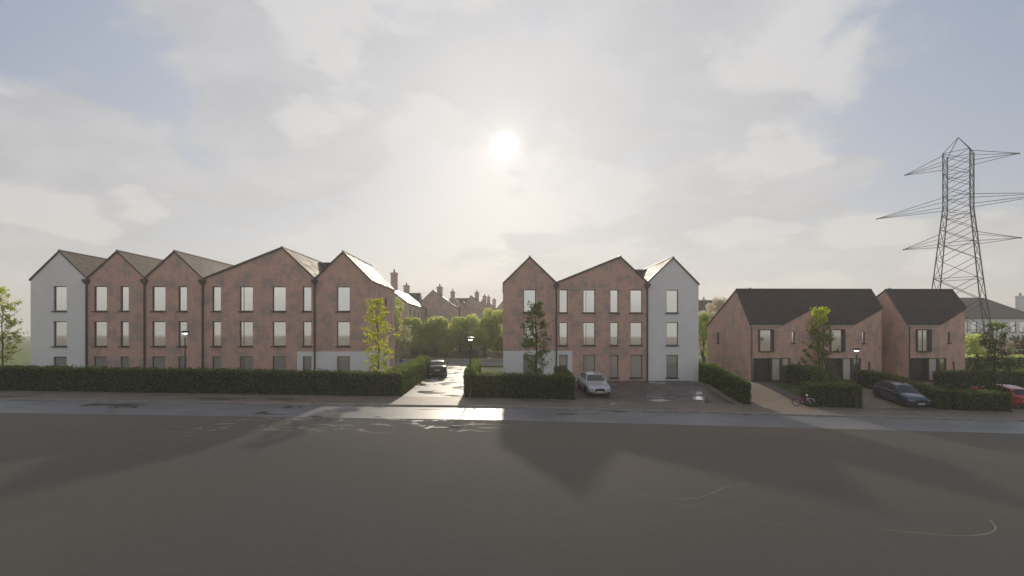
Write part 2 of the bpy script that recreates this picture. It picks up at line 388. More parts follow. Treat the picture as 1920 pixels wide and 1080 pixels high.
def fast_mesh(name, V, nper, mats, mi=None, parent=None):
    """V: (N*nper,3) array, one polygon per nper vertices"""
    me = bpy.data.meshes.new(name); V = np.asarray(V, dtype=np.float32); N = len(V)//nper
    me.vertices.add(len(V)); me.vertices.foreach_set('co', V.ravel())
    me.loops.add(len(V)); me.loops.foreach_set('vertex_index', np.arange(len(V), dtype=np.int32))
    me.polygons.add(N); me.polygons.foreach_set('loop_start', np.arange(N, dtype=np.int32)*nper)
    me.polygons.foreach_set('loop_total', np.full(N, nper, dtype=np.int32))
    for m_ in mats: me.materials.append(m_)
    if mi is not None: me.polygons.foreach_set('material_index', np.asarray(mi, dtype=np.int32))
    me.update(calc_edges=True); me.validate()
    o = bpy.data.objects.new(name, me); COL.objects.link(o)
    if parent is not None: o.parent = parent
    return o
def tag(o, label=None, cat=None, group=None, kind=None):
    if label: o['label'] = label
    if cat: o['category'] = cat
    if group: o['group'] = group
    if kind: o['kind'] = kind
    return o
def empty(name, loc, rz=0, label=None, cat=None, group=None, pitch=0):
    o = bpy.data.objects.new(name, None); COL.objects.link(o); o.location = loc; o.rotation_euler = (pitch, 0, rz)
    o.empty_display_size = .3
    return tag(o, label, cat, group)
def copy_tree(o, parent=None):
    c = o.copy(); COL.objects.link(c); c.parent = parent
    for ch in list(o.children): copy_tree(ch, c)
    return c

# ------------------------------------------------------------------ ground
def lattice(a, b, fine=1.0, lim=60):
    ls = {a, b}
    k = math.ceil(a) if a > -400 else -400
    x = max(math.ceil(max(a, -lim)), -lim)
    while x <= min(b, lim): ls.add(float(x)); x += fine
    for x in (-1500, -900, -500, -300, -180, -120, -90, -75, 75, 90, 120, 180, 300, 500, 900, 1500):
        if a < x < b: ls.add(float(x))
    return sorted(ls)
def sheet(name, x0, x1, y0, y1, dz, m_, wall=0.0, zf=None, ylim=110):
    xs = lattice(x0, x1); ys = lattice(y0, y1, 1.0, ylim)
    zf = zf or g
    V = [(x, y, zf(x, y)+dz) for y in ys for x in xs]; nx = len(xs); b = MB(); b.v = V
    for j in range(len(ys)-1):
        for i in range(nx-1):
            k = j*nx+i; b.f.append((k, k+1, k+1+nx, k+nx)); b.mi.append(0)
    if wall:      # a skirt so that the sheet has a real edge
        def skirt(idx):
            for a, c in zip(idx[:-1], idx[1:]):
                A, C_ = V[a], V[c]; b.quad(A, (A[0], A[1], A[2]-wall), (C_[0], C_[1], C_[2]-wall), C_)
        n = len(ys)
        skirt([i for i in range(nx)]); skirt([(n-1)*nx+i for i in reversed(range(nx))])
        skirt([j*nx for j in reversed(range(n))]); skirt([j*nx+nx-1 for j in range(n)])
    o = b.build(name, m_, smooth=False); o['kind'] = 'structure'; return o
YN, YK, YH = 26.8, 31.95, 36.0        # near edge of road, kerb, back of pavement
sheet('ground', -750, 750, -750, 750, -.12, M['field'])
sheet('open_ground', -740, 740, -740, YN, .02, M['open_ground'], wall=.10)
sheet('dark_edge_strip', -80, 80, YN+.02, YN+.24, -.055, M['dark_edge'])  # dark strip along the near edge of the road
sheet('road', -80, 80, YN-.1, YK-.14, -.07, M['asphalt'])
sheet('kerb', -80, 80, YK-.13, YK+.02, .035, M['kerb'], wall=.12)
sheet('pavement', -80, 80, YK+.03, YH, .02, M['paving'], wall=.05)
sheet('lane', -7.0, -2.75, YH+.01, 61.9, .022, M['lane'])
sheet('garden_lawn', -40, -7.1, YH+.01, 58, -.03, M['grass'])
sheet('garden_ground', -2.7, 5.2, YH+.01, 58, -.03, M['grass'])
sheet('forecourt', 5.25, 16.6, YH+.01, 44.95, .02, M['forecourt'])
sheet('grass_verge', 5.25, 17.0, 44.96, 47, .01, M['grass'])
sheet('edging_strip', 16.65, 17.25, YH+.01, 44.95, .03, M['drive'])
sheet('side_ground', 17.3, 21.9, 46, 60, -.03, M['grass'])
sheet('driveway', 17.8, 21.7, YH+.01, 45.0, .02, M['drive'])
sheet('garden_path', 21.72, 22.75, YH+.01, 45.9, .018, M['path'])
sheet('front_lawn', 22.77, 25.3, YH+.01, 46.5, .012, M['grass'])
sheet('driveway', 25.32, 31.4, YH+.01, 47, .02, M['drive'])
sheet('front_lawn', 31.42, 36.9, YH+.01, 47, .0, M['grass'])
sheet('driveway', 36.92, 45, YH+.01, 47, .02, M['drive'])
sheet('side_ground', 34, 80, 47.2, 92, -.04, M['grass'])
sheet('back_road', -60, 33, 62.0, 75.5, .03, M['dry_road'])
sheet('back_kerb', -60, 33, 75.55, 75.8, .16, M['kerb'], wall=.15)
sheet('back_pavement', -60, 33, 75.85, 77.4, .14, M['paving'])
sheet('bank', -60, 34, 77.45, 170, .06, M['bank'])
sheet('far_drive', 47, 80, 66, 70, .02, M['lane'])
def puddle(pix, dz=.028):
    pts = [GP(*p) for p in pix]; cx = sum(p[0] for p in pts)/len(pts); cy = sum(p[1] for p in pts)/len(pts); random.seed(5)
    out = []
    for i, p in enumerate(pts):
        q = pts[(i+1) % len(pts)]
        for k in range(6):
            f = k/6; r = random.uniform(.88, 1.1); x = p[0]+(q[0]-p[0])*f; y = p[1]+(q[1]-p[1])*f; out.append((cx+(x-cx)*r, cy+(y-cy)*r))
    z = max(g(*p) for p in out)+dz; b = MB()
    for i in range(len(out)): b.poly([(cx, cy, g(cx, cy)+dz), (out[i][0], out[i][1], g(*out[i])+dz), (out[(i+1) % len(out)][0], out[(i+1) % len(out)][1], g(*out[(i+1) % len(out)])+dz)])
    o = b.build('puddle', M['water']); o['kind'] = 'structure'
def GP(px, py):
    d = ZC*F/(py-HOR)
    for _ in range(8):
        X = XP(px, d); d = (ZC-g(X, d))*F/(py-HOR)*1.0
        d = d/(math.cos(PSI)+math.sin(PSI)*X/max(d, 1))
    return XP(px, d), d
puddle([(1301, 731), (1322, 731), (1332, 742), (1338, 754), (1322, 757), (1316, 748), (1300, 742)])
puddle([(1215, 751), (1240, 749), (1262, 752), (1238, 754)])
puddle([(1130, 757), (1150, 756), (1165, 758), (1145, 759.5)])
# faint tracks and seams on the open ground (flat, laid on the surface)
def seam(pts, w, m_, name='ground_seam', dz=.026):
    b = MB(); P3 = []
    for (x, y) in pts: P3.append(Vector((x, y, 0)))
    L, Rr = [], []
    for i, p in enumerate(P3):
        d = (P3[min(i+1, len(P3)-1)]-P3[max(0, i-1)]).normalized(); n = Vector((-d.y, d.x, 0))
        ww = w*(1 if 0 < i < len(P3)-1 else .25)
        L.append(p+n*ww/2); Rr.append(p-n*ww/2)
    for p in L+Rr: p.z = max(g(p.x, p.y), g(p.x, p.y))+dz
    for i in range(len(P3)-1): b.quad(L[i], Rr[i], Rr[i+1], L[i+1])
    o = b.build(name, m_); o['kind'] = 'structure'
def GP(px, py):
    d = ZC*F/(py-HOR)
    for _ in range(8):
        X = XP(px, d); d = (ZC-g(X, d))*F/(py-HOR)*1.0
        d = d/(math.cos(PSI)+math.sin(PSI)*X/max(d, 1))
    return XP(px, d), d
def spline(ps, n=9):
    out = []
    P = [ps[0]]+list(ps)+[ps[-1]]
    for i in range(1, len(P)-2):
        for k in range(n):
            t = k/n; a, b, c, d = P[i-1], P[i], P[i+1], P[i+2]
            out.append(tuple(.5*((2*b[j])+(-a[j]+c[j])*t+(2*a[j]-5*b[j]+4*c[j]-d[j])*t*t+(-a[j]+3*b[j]-3*c[j]+d[j])*t**3) for j in range(2)))
    out.append(ps[-1]); return out
mseam = plain('seam_red_brown', (.17, .105, .07), .9, spec=.1); mtrack = plain('pale_track', (.24, .20, .135), .9, spec=.1); mtrack2 = plain('faint_track', (.175, .162, .118), .9, spec=.2)
A0, A1 = GP(-150, 950), GP(600, 785)
seam([(A0[0]+(A1[0]-A0[0])*i/40, A0[1]+(A1[1]-A0[1])*i/40) for i in range(41)], .025, mseam)
for pts, w, mm in (([(1100, 915), (1260, 945), (1420, 975), (1560, 1006), (1640, 1022), (1690, 1040)], .022, mtrack),
                   ([(1655, 995), (1740, 1003), (1810, 1007), (1850, 1003), (1866, 995), (1864, 986), (1855, 976)], .045, mtrack),
                   ([(1545, 977), (1590, 983), (1645, 993)], .02, mtrack2),
                   ([(1080, 892), (1150, 910), (1230, 935), (1310, 935), (1370, 912), (1440, 905), (1520, 908), (1620, 920), (1800, 948)], .05, mtrack2),
                   ([(1090, 862), (1130, 858), (1200, 860), (1260, 863)], .05, mtrack2), ([(940, 888), (1020, 892), (1080, 900)], .05, mtrack2),
                   ([(1770, 1050), (1797, 1072)], .015, mtrack2), ([(1720, 812), (1800, 820), (1915, 829)], .03, mtrack)):
    seam(spline([GP(*p) for p in pts]), w, mm, 'tyre_track')

# ------------------------------------------------------------------ facades with real openings
def facade(b, o, u, n_, prof, opens, zb, mi=0, depth=.16):
    """wall face in the vertical plane through o along u; prof: [(a,z)...]; opens: (a0,a1,z0,z1,reveal)"""
    P = lambda a, z, k=0: (o[0]+u[0]*a+n_[0]*k, o[1]+u[1]*a+n_[1]*k, z)
    cuts = sorted({p[0] for p in prof} | {e for op in opens for e in op[:2] if prof[0][0] < e < prof[-1][0]})
    def top(a):
        for (a0, z0), (a1, z1) in zip(prof[:-1], prof[1:]):
            if a0-1e-6 <= a <= a1+1e-6 and a1 > a0: return z0+(z1-z0)*(a-a0)/(a1-a0)
        return prof[-1][1]
    for a0, a1 in zip(cuts[:-1], cuts[1:]):
        if a1-a0 < 1e-5: continue
        mid = (a0+a1)/2; iv = sorted([(op[2], op[3]) for op in opens if op[0] < mid < op[1]])
        z = zb
        for (p, q) in iv:
            if p > z+1e-5: b.quad(P(a0, z), P(a1, z), P(a1, p), P(a0, p), mi)
            z = max(z, q)
        b.quad(P(a0, z), P(a1, z), P(a1, top(a1)), P(a0, top(a0)), mi)
    for op in opens:
        if len(op) > 4 and not op[4]: continue
        a0, a1, z0, z1 = op[:4]; D = -depth
        b.quad(P(a0, z0), P(a0, z1), P(a0, z1, D), P(a0, z0, D), mi); b.quad(P(a1, z0), P(a1, z0, D), P(a1, z1, D), P(a1, z1), mi)
        b.quad(P(a0, z1), P(a1, z1), P(a1, z1, D), P(a0, z1, D), mi); b.quad(P(a0, z0), P(a0, z0, D), P(a1, z0, D), P(a1, z0), mi)
def window(par, org, o, u, n_, a0, a1, z0, z1, depth=.16, bars=(), glass='glass', sill=True, fw=.055):
    f = MB(); k0, k1 = -depth-.03, -depth+.045
    f.obox(o, u, n_, a0, a0+fw, k0, k1, z0, z1); f.obox(o, u, n_, a1-fw, a1, k0, k1, z0, z1)
    f.obox(o, u, n_, a0+fw, a1-fw, k0, k1, z0, z0+fw); f.obox(o, u, n_, a0+fw, a1-fw, k0, k1, z1-fw, z1)
    for t_ in bars: f.obox(o, u, n_, a0+(a1-a0)*t_-.015, a0+(a1-a0)*t_+.015, k0, k1-.01, z0+fw, z1-fw)
    w = f.build('window', M['frame'], par, org)
    p = MB(); p.obox(o, u, n_, a0+fw, a1-fw, k0+.005, k0+.03, z0+fw, z1-fw); p.build('pane', M[glass], w, org)
    if sill:
        s_ = MB(); s_.obox(o, u, n_, a0-.12, a1+.06, -depth+.05, .10, z0-.075, z0+.002); s_.build('sill', M['trim'], w, org)
    return w

def apartment(label, Y, prof_px, cols, band, z3, back_len, render_px, plinth_px, pz, pipes, side):
    """prof_px: list of bays, each a list of (px,py) of its gable profile"""
    x_left = XP(prof_px[0][0][0], Y); x_right = XP(prof_px[-1][-1][0], Y)
    org = ((x_left+x_right)/2, Y, 0)
    T = empty('apartment_building', org, 0, label, 'apartment building')
    o, u, n_ = (0, Y, 0), (1, 0), (0, -1)
    zb = -.6
    opens = []
    for (p0, p1) in cols:
        for r in range(3): opens.append((XP(p0, Y), XP(p1, Y), z3+2.055-2.055-2.9*r, z3+2.055-2.9*r, True))
    wall, ren, pl = MB(), MB(), MB()
    bays = [[(XP(a, Y), ZP(b_, a, Y)) for a, b_ in bay] for bay in prof_px]
    rx0, rx1 = XP(render_px[0], Y), XP(render_px[1], Y)
    px0, px1 = XP(plinth_px[0], Y), XP(plinth_px[1], Y)
    # one continuous profile
    prof = [bays[0][0]]
    for i, bay in enumerate(bays):
        if i: prof.append(bay[0])
        prof += bay[1:]
    def clipprof(a, b_):
        def zt(x):
            for (a0, z0), (a1, z1) in zip(prof[:-1], prof[1:]):
                if a0-1e-6 <= x <= a1+1e-6 and a1 > a0+1e-6: return z0+(z1-z0)*(x-a0)/(a1-a0)
            return prof[-1][1]
        return [(a, zt(a))]+[p for p in prof if a+1e-3 < p[0] < b_-1e-3]+[(b_, zt(b_))]
    def inside(a, b_): return [op for op in opens if op[0] > a-.01 and op[1] < b_+.01]
    ba, bb = (rx1, x_right) if render_px[0] < prof_px[0][0][0]+5 else (x_left, rx0)
    facade(ren, o, u, n_, clipprof(max(rx0, x_left), min(rx1, x_right)), inside(rx0, rx1), zb)
    plz = [op for op in opens if px0 < op[0] < px1 and op[2] < pz]
    facade(wall, o, u, n_, clipprof(ba, bb), [op for op in inside(ba, bb) if op not in plz]+[(max(px0, ba), min(px1, bb), zb, pz, False)], zb)
    facade(pl, o, u, n_, [(max(px0, ba), pz), (min(px1, bb), pz)], plz, zb)
    D = back_len
    # side and back walls
    ez_l, ez_r = bays[0][0][1], bays[-1][-1][1]
    lw = ren if render_px[0] < prof_px[0][0][0]+5 else wall
    rw = wall if lw is ren else ren
    lw.quad((x_left, Y+D, zb), (x_left, Y, zb), (x_left, Y, ez_l), (x_left, Y+D, ez_l))
    if rw is wall:      # right side wall partly rendered at its foot, with a slim window
        facade(wall, (x_right, Y, 0), (0, 1), (1, 0), [(0, ez_r), (D, ez_r)], [(0, D*.74, zb, pz, False), (D*.52, D*.62, 6.1, 7.5, True)], zb)
        facade(pl, (x_right, Y, 0), (0, 1), (1, 0), [(0, pz), (D*.74, pz)], [(D*.5, D*.6, .3, 1.7, True)], zb)
        window(T, org, (x_right, Y, 0), (0, 1), (1, 0), D*.52, D*.62, 6.1, 7.5); window(T, org, (x_right, Y, 0), (0, 1), (1, 0), D*.5, D*.6, .3, 1.7)
    else: rw.quad((x_right, Y, zb), (x_right, Y+D, zb), (x_right, Y+D, ez_r), (x_right, Y, ez_r))
    for (a0, z0), (a1, z1) in zip(prof[:-1], prof[1:]):
        (ren if (a0+a1)/2 < rx1 and (a0+a1)/2 > rx0 else wall).quad((a1, Y+D, zb), (a0, Y+D, zb), (a0, Y+D, z0), (a1, Y+D, z1))
    wall.build('wall', M['brick'], T, org); ren.build('rendered_wall', M['render'], T, org); pl.build('plinth', M['render'], T, org)
    # roofs: one per bay (ridge runs back), plus a cross roof behind
    for bay in bays:
        (a0, z0), (a1, z1), (a2, z2) = bay
        zl = min(z0, z2) if False else None
        r_ = MB(); e = .06; t_ = .13
        r_.slab((a0-.05, Y-e, z0+t_-.03), (a1, Y-e, z1+t_), (a1, Y+D+e, z1+t_), (a0-.05, Y+D+e, z0+t_-.03), t_)
        r_.slab((a1, Y-e, z1+t_), (a2+.05, Y-e, z2+t_-.03), (a2+.05, Y+D+e, z2+t_-.03), (a1, Y+D+e, z1+t_), t_)
        ro = r_.build('roof', M['tile'], T, org)
        v = MB()
        for (p, q) in (((a0-.06, z0+.06), (a1, z1+.09)), ((a1, z1+.09), (a2+.06, z2+.06))):
            v.poly([(p[0], Y-e-.03, p[1]-.10), (q[0], Y-e-.03, q[1]-.10), (q[0], Y-e-.03, q[1]+.06), (p[0], Y-e-.03, p[1]+.06)])
            v.poly([(p[0], Y-e-.03, p[1]+.06), (q[0], Y-e-.03, q[1]+.06), (q[0], Y-e+.08, q[1]+.06), (p[0], Y-e+.08, p[1]+.06)])
            v.poly([(p[0], Y-e-.03, p[1]-.10), (p[0], Y, p[1]-.10), (q[0], Y, q[1]-.10), (q[0], Y-e-.03, q[1]-.10)])
        v.tube([(a1, Y-e-.03, z1+.14), (a1, Y+D+e, z1+.14)], .07, 6)
        v.build('verge', M['trim'], ro, org)
    zr = max(b_[1][1] for b_ in bays)-.12; zv = min(p[1] for p in prof)+.05; yr = Y+7.4
    cr = MB(); xa, xb = x_left+.25, x_right-2.4 if rw is wall else x_right-.25
    cr.slab((xa, yr-(zr-zv), zv), (xb, yr-(zr-zv), zv), (xb, yr, zr), (xa, yr, zr), .12)
    cr.slab((xa, yr, zr), (xb, yr, zr), (xb, yr+(zr-zv), zv), (xa, yr+(zr-zv), zv), .12)
    # only the part lying in front of the back wall is kept: the cross roof ends at the back wall line
    for xa2, xb2 in [(bays[i][1][0], bays[i+1][1][0]) for i in side]:
     if 1:
       cr = MB()
       cr.slab((xa2, yr-(zr-zv), zv), (xb2, yr-(zr-zv), zv), (xb2, yr, zr), (xa2, yr, zr), .12)
       cr.slab((xa2, yr, zr), (xb2, yr, zr), (xb2, Y+D, zr-(Y+D-yr)), (xa2, Y+D, zr-(Y+D-yr)), .12)
       cr.build('cross_roof', M['tile_dark'], T, org)  # darker tile paints in the shade of the slope facing away from sun
    for i, op in enumerate(opens):
        window(T, org, o, u, n_, op[0], op[1], op[2], op[3], bars=(.26,) if (i//3) % 4 == 2 and op[1]-op[0] > .9 else (), glass='glass_low' if i % 3 == 2 else 'glass')
    for px, py in pipes:
        x = XP(px, Y); z = ZP(py, px, Y); p = MB()
        p.box(x-.055, x+.055, Y-.14, Y-.03, zb, z-.25); dp = p.build('downpipe', M['trim'], T, org)
        h = MB(); h.box(x-.24, x+.24, Y-.26, Y-.02, z-.27, z-.02); h.box(x-.14, x+.14, Y-.22, Y-.02, z-.42, z-.27); h.build('hopper', M['trim'], dp, org)
    s_ = MB()
    for z in (z3+2.9-.42-2.9*0-.35,): s_.box(ba+.02, bb-.02, Y-.012, Y, z, z+.05)
    s_.build('string_course', M['brick2'], T, org)
    return T
YL, YR = 42.85, 45.4
apartment('long brick apartment block with five gables, its leftmost one white rendered', YL,
          [[(57.3, 526), (111.7, 472.5), (163, 523)], [(164.5, 523), (220, 472.8), (272, 523)], [(272.4, 523), (327.3, 473), (381, 524)],
           [(381.3, 524), (529, 466), (591, 524)], [(591.3, 524), (643.3, 474), (696.7, 528.3)]],
          [(100, 125), (175.7, 200.3), (225.5, 241.3), (285, 310), (334.3, 350.3), (398, 414), (449.3, 474), (511, 535.7), (567.7, 584), (631.7, 656.2)],
          None, 6.09, 9.4, (50, 163.8), (557, 700), 2.75, [(163.5, 523), (272, 523), (381, 524), (590.5, 524)], (1, 3))
apartment('brick apartment block with three gables and a tall white rendered right end, facing the forecourt', YR,
          [[(943.6, 533), (993.4, 483.5), (1042.5, 531.5)], [(1043, 531.5), (1163, 483), (1213.5, 531)], [(1214, 531), (1262, 484.6), (1309.8, 534)]],
          [(981.5, 1004.5), (1048.4, 1064.2), (1093.3, 1116), (1144, 1159.5), (1181.8, 1204.5), (1249.6, 1271.6)],
          None, 6.09, 9.4, (1214, 1315), (940, 1073), 2.72, [(1043, 531.5), (1213.5, 531)], (1,))

# ------------------------------------------------------------------ the brick houses on the right
YF = 44.5; EZ, RZ = 5.0, 8.22; YRG = YF+2.6; YB = YF+9.4
def roofz(y): return EZ+(RZ-EZ)*(y-YF)/(YRG-YF) if y < YRG else RZ-(RZ-EZ)*(y-YRG)/(YB-YRG)
def house(label, X0, n, sidewin):
    UW = 6.33; X1 = X0+UW*n; org = ((X0+X1)/2, YF, back(X0)); T = empty('brick_house', org, 0, label, 'house')
    zb = -1.2; wall = MB(); REC = 1.25; BW = 2.79
    def gable(x, n_, opens):
        prof = [(0, EZ), (YRG-YF, RZ), (YB-YF, EZ)] if n_ < 0 else None
        facade(wall, (x, YF, 0), (0, 1), (n_, 0), [(0, EZ), (YRG-YF, RZ), (YB-YF, EZ)], opens, zb)
    gable(X0, -1, [(6.35, 7.0, 3.3, 4.4, True)] if sidewin else [])
    if sidewin: window(T, org, (X0, YF, 0), (0, 1), (-1, 0), 6.35, 7.0, 3.3, 4.4)
    facade(wall, (X1, YF, 0), (0, 1), (1, 0), [(REC, roofz(YF+REC)), (YRG-YF, RZ), (YB-YF, EZ)], [], zb)
    facade(wall, (X0, YB, 0), (1, 0), (0, 1), [(0, EZ), (X1-X0, EZ)], [], zb)
    roof = MB(); th = .12
    for k in range(n):
        a = X0+UW*k; e = a+UW
        # bay with straight eave
        g0, g1 = .1, 2.07
        bo = (a, YF, 0)
        facade(wall, bo, (1, 0), (0, -1), [(0, EZ-.12), (BW, EZ-.12)], [(.22, BW, g0-.05, g1, False), (.72, 2.05, 2.62, 4.62, True)], zb)
        # slanting bay
        L = math.hypot(UW-BW, REC); ud = ((UW-BW)/L, REC/L); nd = (ud[1], -ud[0]); so_ = (a+BW, YF, 0)
        facade(wall, so_, ud, nd, [(0, EZ-.02), (L, roofz(YF+REC)-.02)], [(0, 1.05, g0-.05, g1, False), (1.22, 1.62, 3.38, 4.42, True), (1.95, 2.3, .75, 1.72, True)], zb)
        if k < n-1: wall.quad((e, YF+REC, zb), (e, YF, zb), (e, YF, EZ), (e, YF+REC, roofz(YF+REC)))
        # lining of the ground-floor recess: soffit, floor, back
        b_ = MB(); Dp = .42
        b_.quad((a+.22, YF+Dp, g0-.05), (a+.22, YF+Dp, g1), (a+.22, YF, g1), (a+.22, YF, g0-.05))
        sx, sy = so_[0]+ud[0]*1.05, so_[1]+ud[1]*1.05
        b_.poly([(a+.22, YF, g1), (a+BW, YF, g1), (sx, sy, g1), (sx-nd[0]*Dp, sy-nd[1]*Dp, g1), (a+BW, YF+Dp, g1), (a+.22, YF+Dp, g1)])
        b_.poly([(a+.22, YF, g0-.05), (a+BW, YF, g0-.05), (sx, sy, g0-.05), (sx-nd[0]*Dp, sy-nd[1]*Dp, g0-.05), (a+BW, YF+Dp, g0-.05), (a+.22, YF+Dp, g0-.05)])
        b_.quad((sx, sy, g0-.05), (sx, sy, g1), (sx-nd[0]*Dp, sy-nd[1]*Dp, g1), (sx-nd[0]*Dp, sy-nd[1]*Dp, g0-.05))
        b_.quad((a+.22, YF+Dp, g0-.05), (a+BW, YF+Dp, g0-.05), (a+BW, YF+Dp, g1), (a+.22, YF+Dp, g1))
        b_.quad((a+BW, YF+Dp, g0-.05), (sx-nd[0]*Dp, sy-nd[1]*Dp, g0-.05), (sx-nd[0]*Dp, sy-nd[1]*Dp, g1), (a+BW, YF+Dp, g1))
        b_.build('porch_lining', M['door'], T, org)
        # side light, door, patterned glass, post, big window
        window(T, org, bo, (1, 0), (0, -1), .24, .56, g0, g1-.01, .30, glass='glass_dim', sill=False)
        d_ = MB(); d_.obox(bo, (1, 0), (0, -1), .60, 1.92, -.36, -.30, g0, g1-.02)
        d_.obox(bo, (1, 0), (0, -1), .60, .72, -.30, -.22, g0, g1-.02); d_.obox(bo, (1, 0), (0, -1), 1.82, 1.94, -.30, -.10, g0, g1-.02); d_.obox(bo, (1, 0), (0, -1), 1.50, 1.56, -.30, -.24, g0, g1-.02)
        dd = d_.build('door', M['door'], T, org)
        h_ = MB(); h_.obox(bo, (1, 0), (0, -1), 1.40, 1.43, -.29, -.23, .95, 1.25); h_.build('handle', M['chrome'], dd, org)
        window(T, org, bo, (1, 0), (0, -1), 1.96, BW-.10, g0, g1-.01, .12, glass='frosted', sill=False, fw=.04)
        p_ = MB(); p_.obox(bo, (1, 0), (0, -1), BW-.10, BW+.05, -.22, .0, g0-.05, g1); p_.build('corner_post', M['frame'], T, org)
        window(T, org, so_, ud, nd, .08, 1.05, g0, g1-.01, .05, (.8,), glass='glass_dim', sill=False)
        t_ = MB(); t_.obox(bo, (1, 0), (0, -1), .20, BW, -.3, .03, g0-.11, g0-.04); t_.obox(so_, ud, nd, 0, 1.07, -.3, .03, g0-.11, g0-.04); t_.build('threshold', M['trim'], T, org)
        # boxed upper window
        f = MB(); z0, z1, a0, a1 = 2.62, 4.62, .72, 2.05
        for q in ((a0, a0+.09, z0, z1), (a1-.09, a1, z0, z1), (a0+.09, a1-.09, z0, z0+.09), (a0+.09, a1-.09, z1-.09, z1)): f.obox(bo, (1, 0), (0, -1), q[0], q[1], -.2, .16, q[2], q[3])
        if k == 0 and n == 1: f.obox(bo, (1, 0), (0, -1), 1.375, 1.395, -.12, -.04, z0+.09, z1-.09)
        bw = f.build('window', M['frame'], T, org); p = MB(); p.obox(bo, (1, 0), (0, -1), a0+.09, a1-.09, -.12, -.09, z0+.09, z1-.09); p.build('pane', M['glass_dim'], bw, org)
        window(T, org, so_, ud, nd, 1.22, 1.62, 3.38, 4.42, .11, glass='glass', fw=.03); window(T, org, so_, ud, nd, 1.95, 2.3, .75, 1.72, .11, glass='glass', fw=.03)
        # gutter along the straight eave, downpipe
        q = MB(); q.box(a, a+BW, YF-.09, YF+.02, EZ-.12, EZ-.02); gt = q.build('gutter', M['gutter'], T, org)
        q = MB(); q.box(a+.08, a+.15, YF-.09, YF-.02, -.9, EZ-.12); q.build('downpipe', M['frame'], gt, org)
        # roof panels follow the cut eave
        e2 = YF+REC
        A, B, C_, D_ = (a-(.05 if k == 0 else 0), YF-.06), (a+BW, YF-.06), (e, e2-.06), (a, YRG)
        for pts in ([(a-(.05 if k == 0 else 0), YF-.06), (a+BW, YF-.06), (a+BW, YRG), (a-(.05 if k == 0 else 0), YRG)], [(a+BW, YF-.06), (e+(.05 if k == n-1 else 0), e2-.08), (e+(.05 if k == n-1 else 0), YRG), (a+BW, YRG)]):
            roof.slab(*[(x, y, roofz(y)+th) for x, y in pts], th)
    roof.slab((X0-.05, YRG, RZ+th), (X1+.05, YRG, RZ+th), (X1+.05, YB+.1, roofz(YB)+th-.03), (X0-.05, YB+.1, roofz(YB)+th-.03), th)
    wall.build('wall', M['brick2'], T, org); ro = roof.build('roof', M['tile_dark'], T, org)
    v = MB(); v.tube([(X0-.05, YRG, RZ+th+.02), (X1+.05, YRG, RZ+th+.02)], .07, 8)
    v.tube([(X0-.06, YF-.06, EZ+.05), (X0-.06, YRG, RZ+.08), (X0-.06, YB, EZ+.05)], .05, 6)
    v.tube([(X1+.06, YF+REC-.06, roofz(YF+REC)+.05), (X1+.06, YRG, RZ+.08), (X1+.06, YB, EZ+.05)], .05, 6)
    v.build('ridge', M['trim'], ro, org)
    v = MB(); v.tube([(X0+UW*n*.12, YRG+.5, RZ-.3), (X0+UW*n*.12, YRG+.5, RZ+.32)], .09, 8); v.build('vent_pipe', M['trim'], ro, org)
    return T
house('pair of joined brick houses under one long dark tiled roof', 21.84, 2, True)
house('single brick house with dark tiled roof, to the right of the joined pair', 35.9, 1, False)

# ------------------------------------------------------------------ pylon
def pylon():
    h = 25.0; a = Vector((.625, -.78, 0)).normalized(); b_ = Vector((-a.y, a.x, 0))
    # tower foot from photo geometry
    d = 3.0415*h; uu = 2.6515*h
    cx = uu*math.cos(PSI)+d*math.sin(PSI); cy = d*math.cos(PSI)-uu*math.sin(PSI)
    T = empty('electricity_pylon', (cx, cy, g(cx, cy)), 0, 'tall lattice steel electricity pylon with three pairs of arms, behind the single brick house', 'pylon')
    z0 = g(cx, cy)
    zt, zw = ZC+1.07*h-z0, ZC+.745*h-z0; W0 = 1.52
    def half(z): return W0 if z >= zw else W0+(zw-z)*.088+max(0, (zw*.42-z))*.03
    def cor(i, z):
        s1, s2 = ((-1, -1), (1, -1), (1, 1), (-1, 1))[i]; w = half(z); return a*(s1*w)+b_*(s2*w)+Vector((0, 0, z))
    lv = [0, 5.0, 9.3]; z = 9.3; st = 3.3
    while z < zw-1: z += st; lv.append(z); st = max(1.9, st*.86)
    lv[-1] = zw
    n = 5
    lv += [zw+(zt-zw)*(i+1)/n for i in range(n)]
    apex = Vector((0, 0, ZC+1.163*h-z0))
    for i in range(4):
        m = MB(); m.tube([cor(i, z) for z in lv], .075, 4); m.build('leg', M['steel'], T)
    br = MB()
    for i in range(4):
        j = (i+1) % 4
        for k in range(len(lv)-1):
            za, zb_ = lv[k], lv[k+1]
            br.tube([cor(i, za), cor(j, zb_)], .04, 4); br.tube([cor(j, za), cor(i, zb_)], .04, 4)
            if k % 2 == 0 or i % 2: br.tube([cor(i, zb_), cor(j, zb_)], .04, 4)
    br.build('bracing', M['steel'], T)
    cap = MB()
    for i in range(4): cap.tube([cor(i, zt), apex], .05, 4)
    cap.build('peak', M['steel'], T)
    for frac, ln in ((1.0, .2585), (.749, .408), (.53, .265)):
        za = ZC+frac*h-z0
        for s in (-1, 1):
            tip = a*(s*ln*h)+Vector((0, 0, za)); m = MB()
            for s2 in (-1, 1):
                for dz in (0.0, 1.45):
                    zz = za+dz; w = half(zz); m.tube([a*(s*w)+b_*(s2*w)+Vector((0, 0, zz)), tip], .042, 4)
            m.tube([tip+Vector((0, 0, -.12)), tip+Vector((0, 0, .1))], .08, 5)
            m.build('arm', M['steel'], T)
    f = MB()
    for i in range(4):
        p = cor(i, 0); f.box(p.x-.4, p.x+.4, p.y-.4, p.y+.4, -.4, .25)
    f.build('footing', M['concrete'], T)
